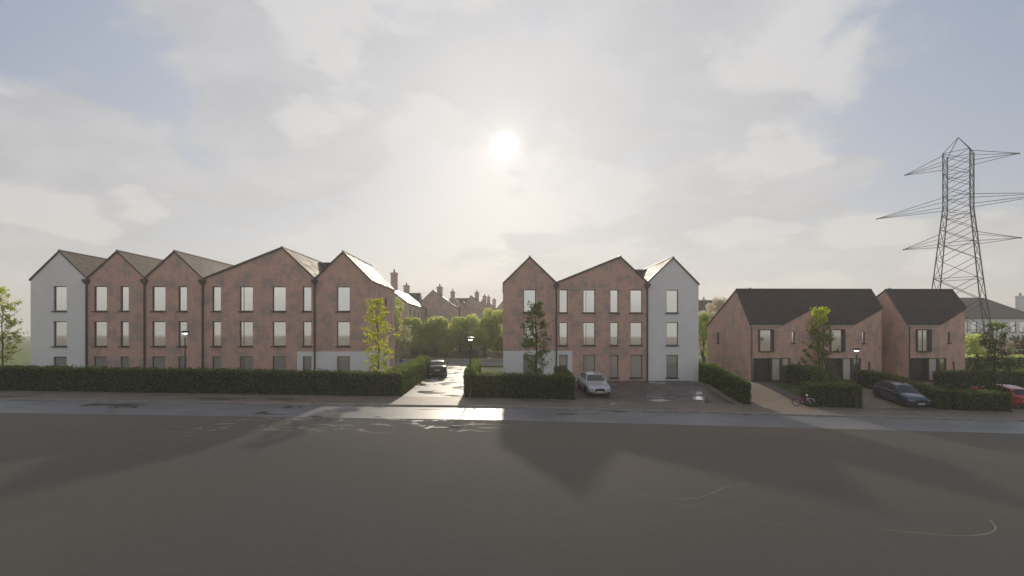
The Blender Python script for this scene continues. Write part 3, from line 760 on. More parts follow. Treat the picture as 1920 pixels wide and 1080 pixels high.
pylon()

# ------------------------------------------------------------------ houses far behind
def far_house(label, x0, x1, y0, y1, zb, ze, zr, axis, wallm='brick_far', roofm='tile_far', chim=(), wins=(), ridge_at=.5, name='terraced_house', glass='glass_dim', group=None, porch=None):
    org = ((x0+x1)/2, (y0+y1)/2, zb); T = empty(name, org, 0, label, 'house', group); w = MB(); r_ = MB(); th = .15
    fo = [(a0, a1, z0, z1, True) for (sd, a0, a1, z0, z1) in wins if sd == 'f']; ro_ = [(a0, a1, z0, z1, True) for (sd, a0, a1, z0, z1) in wins if sd == 'r']
    if axis == 'Y':
        xm = x0+(x1-x0)*ridge_at
        facade(w, (0, y0, 0), (1, 0), (0, -1), [(x0, ze), (xm, zr), (x1, ze)], fo, zb-1); facade(w, (0, y1, 0), (1, 0), (0, 1), [(x0, ze), (xm, zr), (x1, ze)], [], zb-1)
        facade(w, (x1, 0, 0), (0, 1), (1, 0), [(y0, ze), (y1, ze)], ro_, zb-1); facade(w, (x0, 0, 0), (0, 1), (-1, 0), [(y0, ze), (y1, ze)], [], zb-1)
        r_.slab((x0-.15, y0-.1, ze+th-.1), (xm, y0-.1, zr+th), (xm, y1+.1, zr+th), (x0-.15, y1+.1, ze+th-.1), th)
        r_.slab((xm, y0-.1, zr+th), (x1+.15, y0-.1, ze+th-.1), (x1+.15, y1+.1, ze+th-.1), (xm, y1+.1, zr+th), th)
    else:
        ym = (y0+y1)/2; hip = ridge_at if axis == 'H' else 0
        if axis == 'X':
            facade(w, (x1, 0, 0), (0, 1), (1, 0), [(y0, ze), (ym, zr), (y1, ze)], [], zb-1); facade(w, (x0, 0, 0), (0, 1), (-1, 0), [(y0, ze), (ym, zr), (y1, ze)], [], zb-1)
        else:
            facade(w, (x1, 0, 0), (0, 1), (1, 0), [(y0, ze), (y1, ze)], [], zb-1); facade(w, (x0, 0, 0), (0, 1), (-1, 0), [(y0, ze), (y1, ze)], [], zb-1)
            r_.poly([(x1+.15, y0-.15, ze+th), (x1+.15, y1+.15, ze+th), (x1-hip, ym, zr+th)]); r_.poly([(x0-.15, y1+.15, ze+th), (x0-.15, y0-.15, ze+th), (x0+hip, ym, zr+th)])
        facade(w, (0, y0, 0), (1, 0), (0, -1), [(x0, ze), (x1, ze)], fo, zb-1); facade(w, (0, y1, 0), (1, 0), (0, 1), [(x0, ze), (x1, ze)], [], zb-1)
        r_.slab((x0-.15, y0-.15, ze+th-.1), (x1+.15, y0-.15, ze+th-.1), (x1-hip, ym, zr+th), (x0+hip, ym, zr+th), th)
        r_.slab((x0+hip, ym, zr+th), (x1-hip, ym, zr+th), (x1+.15, y1+.15, ze+th-.1), (x0-.15, y1+.15, ze+th-.1), th)
    w.build('wall', M[wallm], T, org); ro = r_.build('roof', M[roofm], T, org)
    for (cx, cy, cw, ct) in chim:
        c = MB(); c.box(cx-cw/2, cx+cw/2, cy-.4, cy+.4, ze, ct-.2); c.box(cx-cw/2-.09, cx+cw/2+.09, cy-.49, cy+.49, ct-.32, ct-.12); c.box(cx-cw/2, cx+cw/2, cy-.4, cy+.4, ct-.12, ct)
        cc = c.build('chimney', M['render'] if wallm == 'render' else M['brick_far'], ro, org)
        p = MB(); p.lathe([(.16, 0), (.13, .2), (.13, .5), (.16, .52)], 10, c=(cx, cy, ct)); p.build('chimney_pot', M['trim'], cc, org) if False else p.build('chimney_pot', M['trim'], ro, org)
    for (sd, a0, a1, z0, z1) in wins:
        if sd == 'f': window(T, org, (0, y0, 0), (1, 0), (0, -1), a0, a1, z0, z1, .12, glass=glass, fw=.06)
        else: window(T, org, (x1, 0, 0), (0, 1), (1, 0), a0, a1, z0, z1, .12, glass=glass, fw=.06)
    return T
def Zat(py, px, Y): return ZP(py, px, Y)
def ch(px, Y, w, py): return (XP(px, Y), Y+.5, w, ZP(py, px, Y))
GH = 'brick houses beyond the clipped trees'
Y1 = 100
far_house('brick house with a wide plain gable wall, nearest beyond the tree row', XP(784, Y1), XP(848, Y1), Y1, Y1+14, 3.6, Zat(572, 815, Y1), Zat(544.6, 812, Y1), 'Y',
          chim=[ch(824, Y1+1.5, 1.05, 537), ch(848.5, Y1+12, .9, 546)], wins=[('f', XP(793.5, Y1), XP(800.5, Y1), ZP(591, 797, Y1), ZP(580, 797, Y1)), ('r', Y1+2, Y1+3, 7.2, 8.8), ('r', Y1+5, Y1+6, 7.2, 8.8), ('r', Y1+9, Y1+10, 7.2, 8.8)], group=GH, ridge_at=.44)
far_house('brick house whose dark roof runs sideways behind the wide gable, chimney at its left', XP(757, 104), XP(783.5, 104), 104, 111, 3.6, Zat(574, 770, 104), Zat(550.6, 770, 107.5), 'X', chim=[ch(761.5, 105, 1.1, 534.5)], group=GH, roofm='tile_dark')
far_house('brick house with shining roof and slim windows beside the long block', -21.4, -14.6, 80, 99.5, 2.5, 8.95, 11.6, 'Y',
          chim=[(-17.9, 86, 1.0, 14.4)], wins=[('r', y, y+1.1, 5.6+z, 7.9+z*.6) for y, z in ((82, .2), (86, .5), (90.5, .2), (94, .6), (97, .4))]+[('r', 84, 85.5, 3.4, 5.0), ('r', 92, 93.5, 3.4, 5.0)], group=GH)
far_house('narrow brick house with steep front gable just right of the wide gable', XP(849, 117), XP(857, 117), 117, 128, 3.6, Zat(577, 853, 117), Zat(560, 853, 117), 'Y', wins=[('f', XP(851, 117), XP(853, 117), 8.0, 9.8)], group=GH)
far_house('narrow brick house with steep gable, left of the second wide gable', XP(862, 121), XP(871, 121), 121, 130, 3.6, Zat(578, 866, 121), Zat(563, 867, 121), 'Y', wins=[('f', XP(864, 121), XP(866, 121), 8.0, 9.8)], group=GH)
far_house('brick house with dark sideways roof between the two wide gables', XP(834, 124), XP(879, 124), 132, 139, 3.6, Zat(576, 858, 132), Zat(560, 858, 135.5), 'X', roofm='tile_dark', group=GH)
Y2 = 128
far_house('brick house with the second wide gable wall and a chimney, further along the lane', XP(868, Y2), XP(913, Y2), Y2, Y2+13, 3.6, Zat(577, 890, Y2), Zat(554.5, 883, Y2), 'Y', chim=[ch(894, Y2+1.5, 1.0, 547.5)], group=GH, ridge_at=.33)
far_house('far brick house with twin chimneys behind the second wide gable', XP(893, 144), XP(925, 144), 144, 158, 3.6, Zat(581, 905, 144), Zat(562, 905, 144), 'Y', chim=[ch(908.5, 146, 1.05, 554.5), ch(916, 151, .95, 556.5)], group=GH, ridge_at=.35)
far_house('farthest brick house, its single chimney standing above the trees', XP(906, 162), XP(935, 162), 162, 176, 3.6, Zat(584, 920, 162), Zat(568, 915, 162), 'Y', chim=[ch(926.5, 163, 1.1, 561)], group=GH, ridge_at=.4)
far_house('brick house with pale roof peeping out beside the three gabled block', XP(929, 140), XP(965, 140), 140, 150, 3.6, Zat(582, 940, 140), Zat(560, 950, 140), 'Y', group=GH)
Yw = 112
far_house('house with long brown roof behind the white blossom trees', XP(1300, Yw), XP(1372, Yw), Yw, Yw+8, 2.5, Zat(590, 1340, Yw), Zat(564, 1340, Yw+4), 'X', roofm='tile_dark', chim=[(XP(1319, Yw), Yw+4, .5, Zat(561, 1319, Yw+4)), (XP(1333, Yw), Yw+4, .5, Zat(561, 1333, Yw+4))])
Yh = 93
wn = []
for p0, p1 in ((1808, 1814.5), (1821, 1832), (1872, 1879), (1894.5, 1905.5), (1912, 1924), (1936, 1948), (1960, 1972)): wn.append(('f', XP(p0, Yh), XP(p1, Yh), ZP(622.5, p0, Yh), ZP(603, p0, Yh)))
for p0, p1 in ((1821, 1832), (1894.5, 1906), (1936, 1948)): wn.append(('f', XP(p0, Yh), XP(p1, Yh), ZP(653, p0, Yh), ZP(631, p0, Yh)))
far_house('large white rendered house with brown hipped roof and white chimney, at the right edge', XP(1740, Yh), XP(1948, Yh), Yh, Yh+11, .4, Zat(597, 1860, Yh), Zat(559.5, 1860, Yh+5.5), 'H', wallm='render', roofm='tile_far',
          chim=[(XP(1905, Yh+4), Yh+3.2, 1.1, Zat(555, 1905, Yh+4))], wins=[w_ for w_ in wn if w_[2] < XP(1945, Yh)], ridge_at=5.2, name='white_house', glass='glass')

# ------------------------------------------------------------------ foliage
rng = np.random.default_rng(7)
def leaf_quads(P, size, flat=None, jitter=.35, shape=4):
    """random small leaf-shaped quads (diamonds bent along the middle) at points P"""
    n = len(P); a = rng.normal(size=(n, 3)); a /= np.linalg.norm(a, axis=1)[:, None]
    b = rng.normal(size=(n, 3)); b -= a*(a*b).sum(1)[:, None]; b /= np.linalg.norm(b, axis=1)[:, None]
    s = (size*(1+jitter*(rng.random(n)*2-1)))[:, None] if np.isscalar(size) else size[:, None]
    c = np.cross(a, b)*.18*s
    V = np.stack([P-a*s*.55, P-b*s*.38+c, P+a*s*.55, P+b*s*.38+c], 1)
    return V.reshape(-1, 3)
def gv(X, Y): return np.array([g(x, y) for x, y in zip(X, Y)])
def hedge(label, rects, h=1.6, dens=150, size=.115, group=None, seed=1, m_='leaf_h', topjit=.06):
    cx = sum((r[0]+r[1])/2 for r in rects)/len(rects); cy = sum((r[2]+r[3])/2 for r in rects)/len(rects); org = np.array((rects[0][0], rects[0][2], g(rects[0][0], rects[0][2])))
    T = empty('hedge', org, 0, label, 'hedge', group)
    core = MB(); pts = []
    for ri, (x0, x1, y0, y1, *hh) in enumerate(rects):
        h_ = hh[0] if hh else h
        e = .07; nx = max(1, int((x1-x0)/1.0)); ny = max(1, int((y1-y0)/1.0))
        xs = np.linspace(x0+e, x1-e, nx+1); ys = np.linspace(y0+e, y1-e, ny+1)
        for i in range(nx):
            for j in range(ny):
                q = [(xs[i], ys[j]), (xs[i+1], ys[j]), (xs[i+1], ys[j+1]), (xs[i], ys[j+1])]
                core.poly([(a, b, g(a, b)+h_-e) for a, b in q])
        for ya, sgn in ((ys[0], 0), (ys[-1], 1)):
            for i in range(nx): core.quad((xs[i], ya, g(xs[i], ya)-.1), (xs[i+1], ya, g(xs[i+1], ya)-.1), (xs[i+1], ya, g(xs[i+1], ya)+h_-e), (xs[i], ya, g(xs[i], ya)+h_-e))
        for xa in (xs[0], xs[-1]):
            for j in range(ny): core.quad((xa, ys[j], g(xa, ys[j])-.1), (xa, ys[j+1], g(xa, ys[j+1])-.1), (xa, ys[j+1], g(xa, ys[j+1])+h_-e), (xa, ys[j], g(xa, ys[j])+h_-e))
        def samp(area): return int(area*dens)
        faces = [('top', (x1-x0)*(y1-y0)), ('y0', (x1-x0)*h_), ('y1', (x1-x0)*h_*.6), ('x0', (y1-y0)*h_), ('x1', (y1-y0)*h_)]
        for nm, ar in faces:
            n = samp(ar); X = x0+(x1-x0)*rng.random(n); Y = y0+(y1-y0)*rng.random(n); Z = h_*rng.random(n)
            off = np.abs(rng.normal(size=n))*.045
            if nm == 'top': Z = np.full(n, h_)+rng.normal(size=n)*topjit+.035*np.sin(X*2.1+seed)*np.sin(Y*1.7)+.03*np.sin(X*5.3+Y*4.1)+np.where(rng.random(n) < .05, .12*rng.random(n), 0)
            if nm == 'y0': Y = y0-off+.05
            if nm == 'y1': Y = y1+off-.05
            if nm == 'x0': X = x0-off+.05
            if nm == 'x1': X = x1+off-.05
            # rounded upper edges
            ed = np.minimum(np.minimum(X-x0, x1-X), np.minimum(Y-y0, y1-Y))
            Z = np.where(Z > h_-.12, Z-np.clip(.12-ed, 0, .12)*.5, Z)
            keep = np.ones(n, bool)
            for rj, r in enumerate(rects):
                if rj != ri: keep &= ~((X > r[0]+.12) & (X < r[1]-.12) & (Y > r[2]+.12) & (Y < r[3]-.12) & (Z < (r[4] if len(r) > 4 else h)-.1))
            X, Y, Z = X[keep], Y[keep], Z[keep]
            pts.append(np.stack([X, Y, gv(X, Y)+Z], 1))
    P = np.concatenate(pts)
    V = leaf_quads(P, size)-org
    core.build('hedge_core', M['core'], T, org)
    fast_mesh('foliage', V, 4, [M[m_]], parent=T)
hedge('very long clipped hedge in front of the five gabled block, left of the lane', [(-46, -7.0, YH, YH+1.1, 1.6), (-8.15, -7.02, YH+.9, 50.5, 1.72)])
hedge('clipped hedge to the right of the lane, running to the silver car', [(-2.62, 5.2, YH, YH+1.1, 1.62), (-2.66, -1.85, YH+.9, 46.5, 1.85), (4.3, 5.18, YH+.9, 41.5, 1.66)], seed=2)
hedge('straight clipped hedge running back beside the white gable end', [(17.2, 17.85, YH+.2, YH+3, 1.6), (17.3, 17.95, YH+2.8, YH+6, 1.6), (17.75, 18.35, YH+5.8, 51, 1.6)], seed=3)
hedge('clipped hedge behind the bicycle, running back between the two driveways', [(21.75, 25.6, YH-.3, YH+.9, 1.6), (24.9, 25.95, YH+.7, 44.2, 1.6)], seed=4)
hedge('low clipped hedge running back on the right of the blue car', [(31.35, 32.3, YH+.1, 45.2, 1.45)], seed=5)
hedge('dark clipped hedge in front of the single brick house', [(36.9, 41.0, 42.2, 43.1, 1.6)], seed=6)
hedge('short clipped hedge with a sunlit end in front of the red car', [(32.65, 36.5, YH-.2, YH+.8, 1.34)], seed=7)
hedge('clipped hedge with a lit top behind the red car', [(41.6, 58, 42.5, 43.6, 1.6)], seed=8)
hedge('tall hedge beyond the single brick house, in front of the white house', [(46, 82, 52, 53.5, 2.1)], seed=9, dens=60, size=.18, m_='leaf_b')
hedge('far hedge on the bank below the white house', [(52, 95, 66, 67.5, 1.9)], seed=9, dens=40, size=.2, m_='leaf_b')

def street_tree(label, x, y, h, seed, nleaf, m_, wid=1.15, z0c=.16, lsize=.15, tip=None, group='slender young street trees'):
    random.seed(seed); z = g(x, y)
    T = empty('young_tree', (x, y, z), 0, label, 'tree', group)
    tr = MB(); n = 12; pts = []; ox = oy = 0
    for i in range(n+1):
        pts.append((ox, oy, h*.94*i/n)); ox += random.uniform(-.05, .05); oy += random.uniform(-.05, .05)
    tr.tube(pts, [.085*(1-.86*i/n) for i in range(n+1)], 7)
    tips = []
    nb = 46
    for k in range(nb):
        f = z0c+(.97-z0c)*(k+.5)/nb; i = min(n-1, int(f/.94*n)); p = Vector(pts[min(n, i)]); p.z = h*f
        env = wid*(math.sin(min(1, (f-z0c)/(1-z0c)*1.02)**.62*math.pi)**.55*.9+.12)
        ln = env*random.uniform(.6, 1.08); an = k*2.4+random.uniform(-.5, .5)
        up = random.uniform(.35, .8)
        d = Vector((math.cos(an), math.sin(an), up)); q = p+Vector((d.x, d.y, up*.55))*ln*.55; e = p+Vector((d.x, d.y, up))*ln
        if e.z > h*1.0: e.z = h*random.uniform(.94, 1.0)
        tr.tube([p, q, e], [.026*(1.1-f), .016, .005], 4, cap=False)
        tips += [(p, q, e)]
        for s in range(3):
            t = random.uniform(.35, .9); b0 = p.lerp(e, t); e2 = b0+Vector((random.uniform(-1, 1), random.uniform(-1, 1), random.uniform(.0, .8)))*.32*wid
            tr.tube([b0, e2], [.008, .003], 3, cap=False); tips.append((b0, b0.lerp(e2, .5), e2))
    tr.build('trunk', M['bark'], T)
    P = []
    for k in range(nleaf):
        p, q, e = random.choice(tips); t = random.uniform(.25, 1.05); c = p.lerp(e, t)
        P.append(c+Vector((random.gauss(0, .09), random.gauss(0, .09), random.gauss(0, .09))))
    P = np.array([tuple(p) for p in P])
    # clumps with gaps between
    key = np.sin(P[:, 0]*5+seed)+np.sin(P[:, 1]*4.3+2*seed)+np.sin(P[:, 2]*4.1+P[:, 0]*2)
    P = P[key > -1.25]
    V = leaf_quads(P, lsize); mi = None; mats = [M[m_]]
    if tip: mats.append(M[tip]); mi = (rng.random(len(P)) < np.clip((P[:, 2]-h*.72)/(h*.2), 0, 1)).astype(int)  # upper leaves swap to a lighter material, sunlit crown top put into colour
    fast_mesh('crown', V, 4, mats, mi, T)
street_tree('slender leafy tree at the left edge, beside the white rendered gable', XP(4, 46), 46, 8.1, 11, 2600, 'leaf_g', 1.75, .2, .15, 'leaf_y')
street_tree('slender tree with glowing yellow green leaves at the right end of the long block', XP(711, 38.4), 38.4, 6.95, 12, 3000, 'leaf_y', 1.3, .13, .13)
street_tree('slender green tree in front of the left gable of the three gabled block', XP(1007, 38.3), 38.3, 6.85, 13, 3000, 'leaf_g', 1.2, .1, .13)
street_tree('slender green tree with a sunlit yellow green top, in front of the joined brick houses', 24.55, 38.9, 6.9, 14, 3600, 'leaf_g', 1.25, .10, .14, 'leaf_y')
street_tree('slender dark green tree in front of the single brick house, beside the red car', 37.0, 37.9, 6.2, 15, 2800, 'leaf_d', 1.25, .12, .15, 'leaf_g')

def bush_tree(label, x, y, h, w, seed, n, mats, probs, trunk_h=.8, size=.24, name='bushy_tree', group=None, droop=True, z=None, top=.0):
    random.seed(seed); r = np.random.default_rng(seed); z = g(x, y) if z is None else z
    T = empty(name, (x, y, z), 0, label, 'tree', group)
    tr = MB(); tr.tube([(0, 0, -.2), (.05, 0, trunk_h), (0, .05, h*.7)], [.16, .12, .04], 7)
    lobes = []
    for k in range(34):
        an = r.random()*6.283; rr = math.sqrt(r.random())*w*.72; zz = trunk_h+(h-trunk_h)*(.12+.80*r.random())
        f = (zz-trunk_h)/(h-trunk_h); rr *= math.sqrt(max(.05, 1-(2*f-1)**4*.75))
        lobes.append((rr*math.cos(an), rr*math.sin(an), zz, w*(.20+.18*r.random())))
    for lb in lobes[:9]: tr.tube([(0, 0, trunk_h+.2), (lb[0], lb[1], lb[2])], [.05, .015], 4, cap=False)
    tr.build('trunk', M['bark'], T)
    L = np.array(lobes); idx = r.integers(0, len(L), n); c = L[idx]
    d = r.normal(size=(n, 3)); d /= np.linalg.norm(d, axis=1)[:, None]
    rad = c[:, 3]*(.45+.6*r.random(n))
    P = c[:, :3]+d*rad[:, None]*np.array([1, 1, 1.1 if droop else 1])
    P = P[P[:, 2] > trunk_h*.5]
    V = leaf_quads(P, size)
    mi = r.choice(len(mats), size=len(P), p=probs)
    if top: mi = np.where(P[:, 2] > h*top, mi, 0)
    fast_mesh('crown', V, 4, [M[k] for k in mats], mi, T)
    return T
GT = 'leafy trees in a row across the end of the lane'
desc = ('leftmost tree of the leafy row across the end of the lane', 'second tree from the left in the leafy row', 'tree directly behind the dark car in the leafy row', 'tree left of the middle gap in the leafy row',
        'tree right of the middle gap in the leafy row', 'tree left of the lamp post in the leafy row', 'tree behind the lamp post in the leafy row', 'tallest tree at the right end of the leafy row, against the brick corner')
for i, (px, top, w) in enumerate(((770, 596, 2.1), (795, 602, 1.9), (815, 600, 2.0), (838, 598, 1.8), (862, 596, 1.9), (884, 594, 2.1), (908, 589, 2.0), (933, 584, 2.1))):
    Yt = 80+(i % 3)*1.3+(0 if i < 6 else -1.0); x = XP(px, Yt)
    bush_tree(desc[i], x, Yt, ZP(top, px, Yt)-g(x, Yt), w*1.42, 40+i, 12000, ['leaf_b', 'leaf_y', 'flower_y'], [.80, .16, .04], .3, .27, group=GT)
bush_tree('purple flowering lilac bush behind the end of the long block', XP(751, 70), 70, 4.9, 1.9, 60, 2600, ['leaf_b', 'flower_p'], [.6, .4], .6, .17, name='lilac_bush')
bush_tree('loose green tree rising behind the end of the long block', XP(741, 72), 72, 9.4, 1.4, 61, 2200, ['leaf_b', 'leaf_y'], [.7, .3], 1.5, .2)
bush_tree('white blossom tree nearest the white gable', XP(1321, 78), 78, ZP(573, 1320, 78)-g(XP(1321, 78), 78), 1.8, 62, 9000, ['flower_w', 'leaf_b'], [.9, .1], 2.0, .25, name='blossom_tree')
bush_tree('taller white blossom tree showing over the pitched side of the brick house', XP(1348, 82), 82, ZP(557, 1348, 82)-g(XP(1348, 82), 82), 2.3, 63, 8500, ['flower_w', 'leaf_b'], [.93, .07], 2.0, .25, name='blossom_tree')
bush_tree('dark green tree between the white gable and the brick house', XP(1318, 66), 66, 6.9, 2.0, 64, 6000, ['leaf_b', 'leaf_y'], [.9, .1], .4, .2)
bush_tree('green bushy tree just right of the single brick house', XP(1822, 60), 60, ZP(629, 1820, 60)-g(50, 60), 2.3, 65, 3600, ['leaf_b', 'leaf_y'], [.85, .15], .8, .2)
bush_tree('pink flowering tree in front of the white house', XP(1884, 58), 58, ZP(634, 1884, 58)-g(50, 58), 1.6, 66, 2400, ['leaf_b', 'flower_p', 'flower_k'], [.5, .3, .2], .5, .17, name='flowering_tree')
bush_tree('copper leaved tree cut by the right edge of the picture', XP(1932, 56), 56, ZP(615, 1925, 56)-g(50, 56), 1.9, 67, 2600, ['leaf_r'], [1.0], .8, .2)
bush_tree('low green shrub under the white house, right edge', XP(1905, 60), 60, 2.4, 1.6, 68, 1500, ['leaf_b'], [1.0], .3, .2, name='shrub')

# ------------------------------------------------------------------ street lamps
def lamp(loc, label):
    T = empty('street_lamp', loc, 0, label, 'street lamp', 'street lamps along the pavement')
    p = MB(); p.lathe([(.10, -.05), (.10, .25), (.06, .3), (.045, .6), (.038, 3.72)], 12); p.build('pole', M['pole'], T, smooth=False)
    b = MB()
    for k in range(3):
        an = k*2*math.pi/3+.52; c, s = math.cos(an), math.sin(an)
        b.tube([(0, 0, 3.66), (.05*c, .05*s, 3.78), (.17*c, .17*s, 4.0), (.235*c, .235*s, 4.19)], .014, 6)
    b.lathe([(.05, 3.64), (.055, 3.72), (.03, 3.78)], 10); b.build('bracket', M['pole'], T)
    c = MB(); c.lathe([(.17, 4.10), (.22, 4.18), (.285, 4.205), (.29, 4.23), (.10, 4.27), (.02, 4.28)], 24); c.build('lamp_cap', M['pole'], T)
    l = MB(); l.lathe([(.04, 4.015), (.10, 4.03), (.145, 4.065), (.155, 4.10)], 20); l.build('lamp_lens', M['lamp'], T, smooth=True)
    return T
L0 = lamp((XP(347, 37.4), 37.4, g(XP(347, 37.4), 37.4)+.08), 'dark street lamp rising behind the long hedge, in front of the five gabled block')
for (x, y), lb in (((XP(882, 35.7), 35.7), 'dark street lamp at the hedge corner right of the lane'), ((XP(1606, 35.4), 35.4), 'dark street lamp in front of the hedge between the bicycle and the blue car')):
    c = copy_tree(L0); c.location = (x, y, g(x, y)); c['label'] = lb

# ------------------------------------------------------------------ cars
def make_car(kind, paint, label, loc, rz, pitch=0, group='parked cars'):
    T = empty('parked_car', loc, rz, label, 'car', group, pitch)
    if kind == 'sedan':
        S = [(-2.36, .50, .34, .46, .52), (-2.31, .74, .24, .58, .66), (-2.15, .86, .19, .66, .74), (-1.8, .91, .17, .73, .83), (-1.3, .92, .17, .80, .90), (-.95, .92, .17, .85, .95), (0, .93, .17, .88, .94), (1.0, .93, .17, .92, .97),
             (1.55, .92, .18, .94, 1.04), (2.05, .89, .22, .93, 1.06), (2.27, .82, .28, .86, 1.02), (2.33, .74, .36, .74, .9)]
        base = [(-1.02, .93), (.35, .93), (1.72, 1.0)]; top = [(-.28, 1.345), (.35, 1.40), (1.02, 1.34)]; WB = (-1.45, 1.38); zmid = 1.415
    else:
        S = [(-1.98, .50, .36, .50, .58), (-1.94, .70, .26, .62, .72), (-1.78, .81, .20, .72, .82), (-1.45, .85, .18, .80, .91), (-1.1, .86, .18, .86, .98), (-.8, .86, .18, .90, 1.0), (0, .87, .18, .94, .99), (.9, .87, .18, .97, 1.02),
             (1.5, .85, .20, .98, 1.06), (1.85, .80, .25, .92, 1.03), (1.97, .72, .34, .8, .93)]
        base = [(-1.02, .95), (.25, .96), (1.72, 1.03)]; top = [(-.22, 1.38), (.3, 1.46), (1.28, 1.40)]; WB = (-1.24, 1.24); zmid = 1.47
    # lofted body
    bm = bmesh.new(); rings = []
    for (y, w, zb, zs, zt) in S:
        half = [(0, zb), (w*.86, zb), (w*.98, zb+.10), (w, (zb+zs)/2), (w*.975, zs-.03), (w*.93, zs+.01), (w*.78, zt-.01), (0, zt+.02)]
        pts = half+[(-a, b) for a, b in reversed(half[1:-1])]
        rings.append([bm.verts.new((a, y, b)) for a, b in pts])
    n = len(rings[0])
    for r0, r1 in zip(rings[:-1], rings[1:]):
        for k in range(n): bm.faces.new((r0[k], r0[(k+1) % n], r1[(k+1) % n], r1[k]))
    bm.faces.new(rings[0]); bm.faces.new(list(reversed(rings[-1])))
    bmesh.ops.recalc_face_normals(bm, faces=bm.faces)
    me = bpy.data.meshes.new('body'); bm.to_mesh(me); bm.free(); ob = bpy.data.objects.new('body', me); COL.objects.link(ob)
    ob.modifiers.new('s', 'SUBSURF').levels = 2
    cut = []
    for y in WB:
        for s in (-1, 1):
            c = MB(); c.lathe([(.375, 0), (.375, .5)], 24, 'x', (s*.98-(.5 if s > 0 else 0)+0, y, .325)); co_ = c.build('cutter', M['black'])
            bmc = bmesh.new(); bmc.from_mesh(co_.data); bmesh.ops.recalc_face_normals(bmc, faces=bmc.faces); bmc.to_mesh(co_.data); bmc.free()
            md = ob.modifiers.new('b', 'BOOLEAN'); md.operation = 'DIFFERENCE'; md.object = co_; md.solver = 'EXACT'; cut.append(co_)
    dg = bpy.context.evaluated_depsgraph_get(); me2 = bpy.data.meshes.new_from_object(ob.evaluated_get(dg))
    bpy.data.objects.remove(ob)
    for c in cut: bpy.data.objects.remove(c)
    me2.materials.clear(); me2.materials.append(paint); me2.name = 'body'
    me2.polygons.foreach_set('use_smooth', [True]*len(me2.polygons))
    try: me2.set_sharp_from_angle(angle=R(38))
    except Exception: pass
    body = bpy.data.objects.new('body', me2); COL.objects.link(body); body.parent = T
    # cabin shell
    wb, wt = (.80, .585) if kind == 'sedan' else (.77, .575)
    BL = [Vector((-wb, y, z)) for y, z in base]; TL = [Vector((-wt, y, z)) for y, z in top]; mir = lambda v: Vector((-v.x, v.y, v.z))
    BR = [mir(v) for v in BL]; TR = [mir(v) for v in TL]
    cb = bmesh.new(); vv = {}
    def V_(v):
        k = tuple(round(c, 4) for c in v)
        if k not in vv: vv[k] = cb.verts.new(v)
        return vv[k]
    def fc(*ps): cb.faces.new([V_(p) for p in ps])
    TM = [Vector((0, y, z+.03)) for y, z in top]; BFm = Vector((0, base[0][0]-.10, base[0][1])); BRm = Vector((0, base[2][0]+.08, base[2][1]))
    fc(BL[0], BFm, TM[0], TL[0]); fc(BFm, BR[0], TR[0], TM[0])
    fc(BRm, BL[2], TL[2], TM[2]); fc(BR[2], BRm, TM[2], TR[2])
    for B, T2 in ((BL, TL), (BR, TR)):
        fc(B[0], B[1], T2[1], T2[0]); fc(B[1], B[2], T2[2], T2[1])
    for i in (0, 1): fc(TL[i], TM[i], TM[i+1], TL[i+1]); fc(TM[i], TR[i], TR[i+1], TM[i+1])
    low = [BL[0], BL[1], BL[2], BRm, BR[2], BR[1], BR[0], BFm]; dn = [p-Vector((0, 0, .12)) for p in low]
    for i in range(8): fc(low[i], low[(i+1) % 8], dn[(i+1) % 8], dn[i])
    bmesh.ops.recalc_face_normals(cb, faces=cb.faces)
    es = [e for e in cb.edges if len(e.link_faces) == 2 and e.verts[0].co.z > .98 or (len(e.link_faces) == 2 and e.verts[1].co.z > 1.1)]
    bmesh.ops.bevel(cb, geom=es, offset=.045, segments=2, affect='EDGES', profile=.6)
    me = bpy.data.meshes.new('cabin'); cb.to_mesh(me); cb.free(); me.materials.append(paint); me.polygons.foreach_set('use_smooth', [True]*len(me.polygons))
    try: me.set_sharp_from_angle(angle=R(50))
    except Exception: pass
    cab = bpy.data.objects.new('cabin', me); COL.objects.link(cab); cab.parent = T
    def pane(name, q, u0, u1, v0, v1, off=.012):
        a, b, c, d = q; nrm = (b-a).cross(d-a).normalized(); ctr = (a+b+c+d)/4
        if nrm.dot(ctr-Vector((0, .3, .9))) < 0: nrm = -nrm
        f = lambda u, v: (a.lerp(b, u)).lerp(d.lerp(c, u), v)+nrm*off
        m = MB(); ps = [f(u0, v0), f(u1, v0), f(u1, v1), f(u0, v1)]; k = [p-nrm*.02 for p in ps]
        m.poly(ps)
        for i in range(4): m.quad(ps[i], k[i], k[(i+1) % 4], ps[(i+1) % 4])
        m.build(name, M['carglass'], T)
    m = MB()
    def screen(name, BLx, Bm, BRx, TLx, Tm, TRx):
        m = MB()
        def row(t, ins): 
            l = BLx.lerp(TLx, t); c = Bm.lerp(Tm, t); r = BRx.lerp(TRx, t); return l.lerp(c, ins), c, r.lerp(c, ins)
        out = (Bm+Tm)/2-Vector((0, .3, .9)); out.normalize(); o_ = out*.014
        a = row(.10, .10); b = row(.90, .10)
        m.quad(a[0]+o_, a[1]+o_, b[1]+o_, b[0]+o_); m.quad(a[1]+o_, a[2]+o_, b[2]+o_, b[1]+o_)
        m.build(name, M['carglass'], T)
    screen('windscreen', BL[0], BFm, BR[0], TL[0], TM[0], TR[0]); screen('rear_window', BL[2], BRm, BR[2], TL[2], TM[2], TR[2])
    for B, T2 in ((BL, TL), (BR, TR)):
        pane('side_window', (B[0], B[1], T2[1], T2[0]), .12, .97, .10, .88); pane('side_window', (B[1], B[2], T2[2], T2[1]), .05, .80, .10, .88)
    # wheels
    W_T = MB(); W_T.lathe([(.20, -.10), (.30, -.11), (.335, -.07), (.335, .07), (.30, .11), (.20, .10)], 28, 'x')
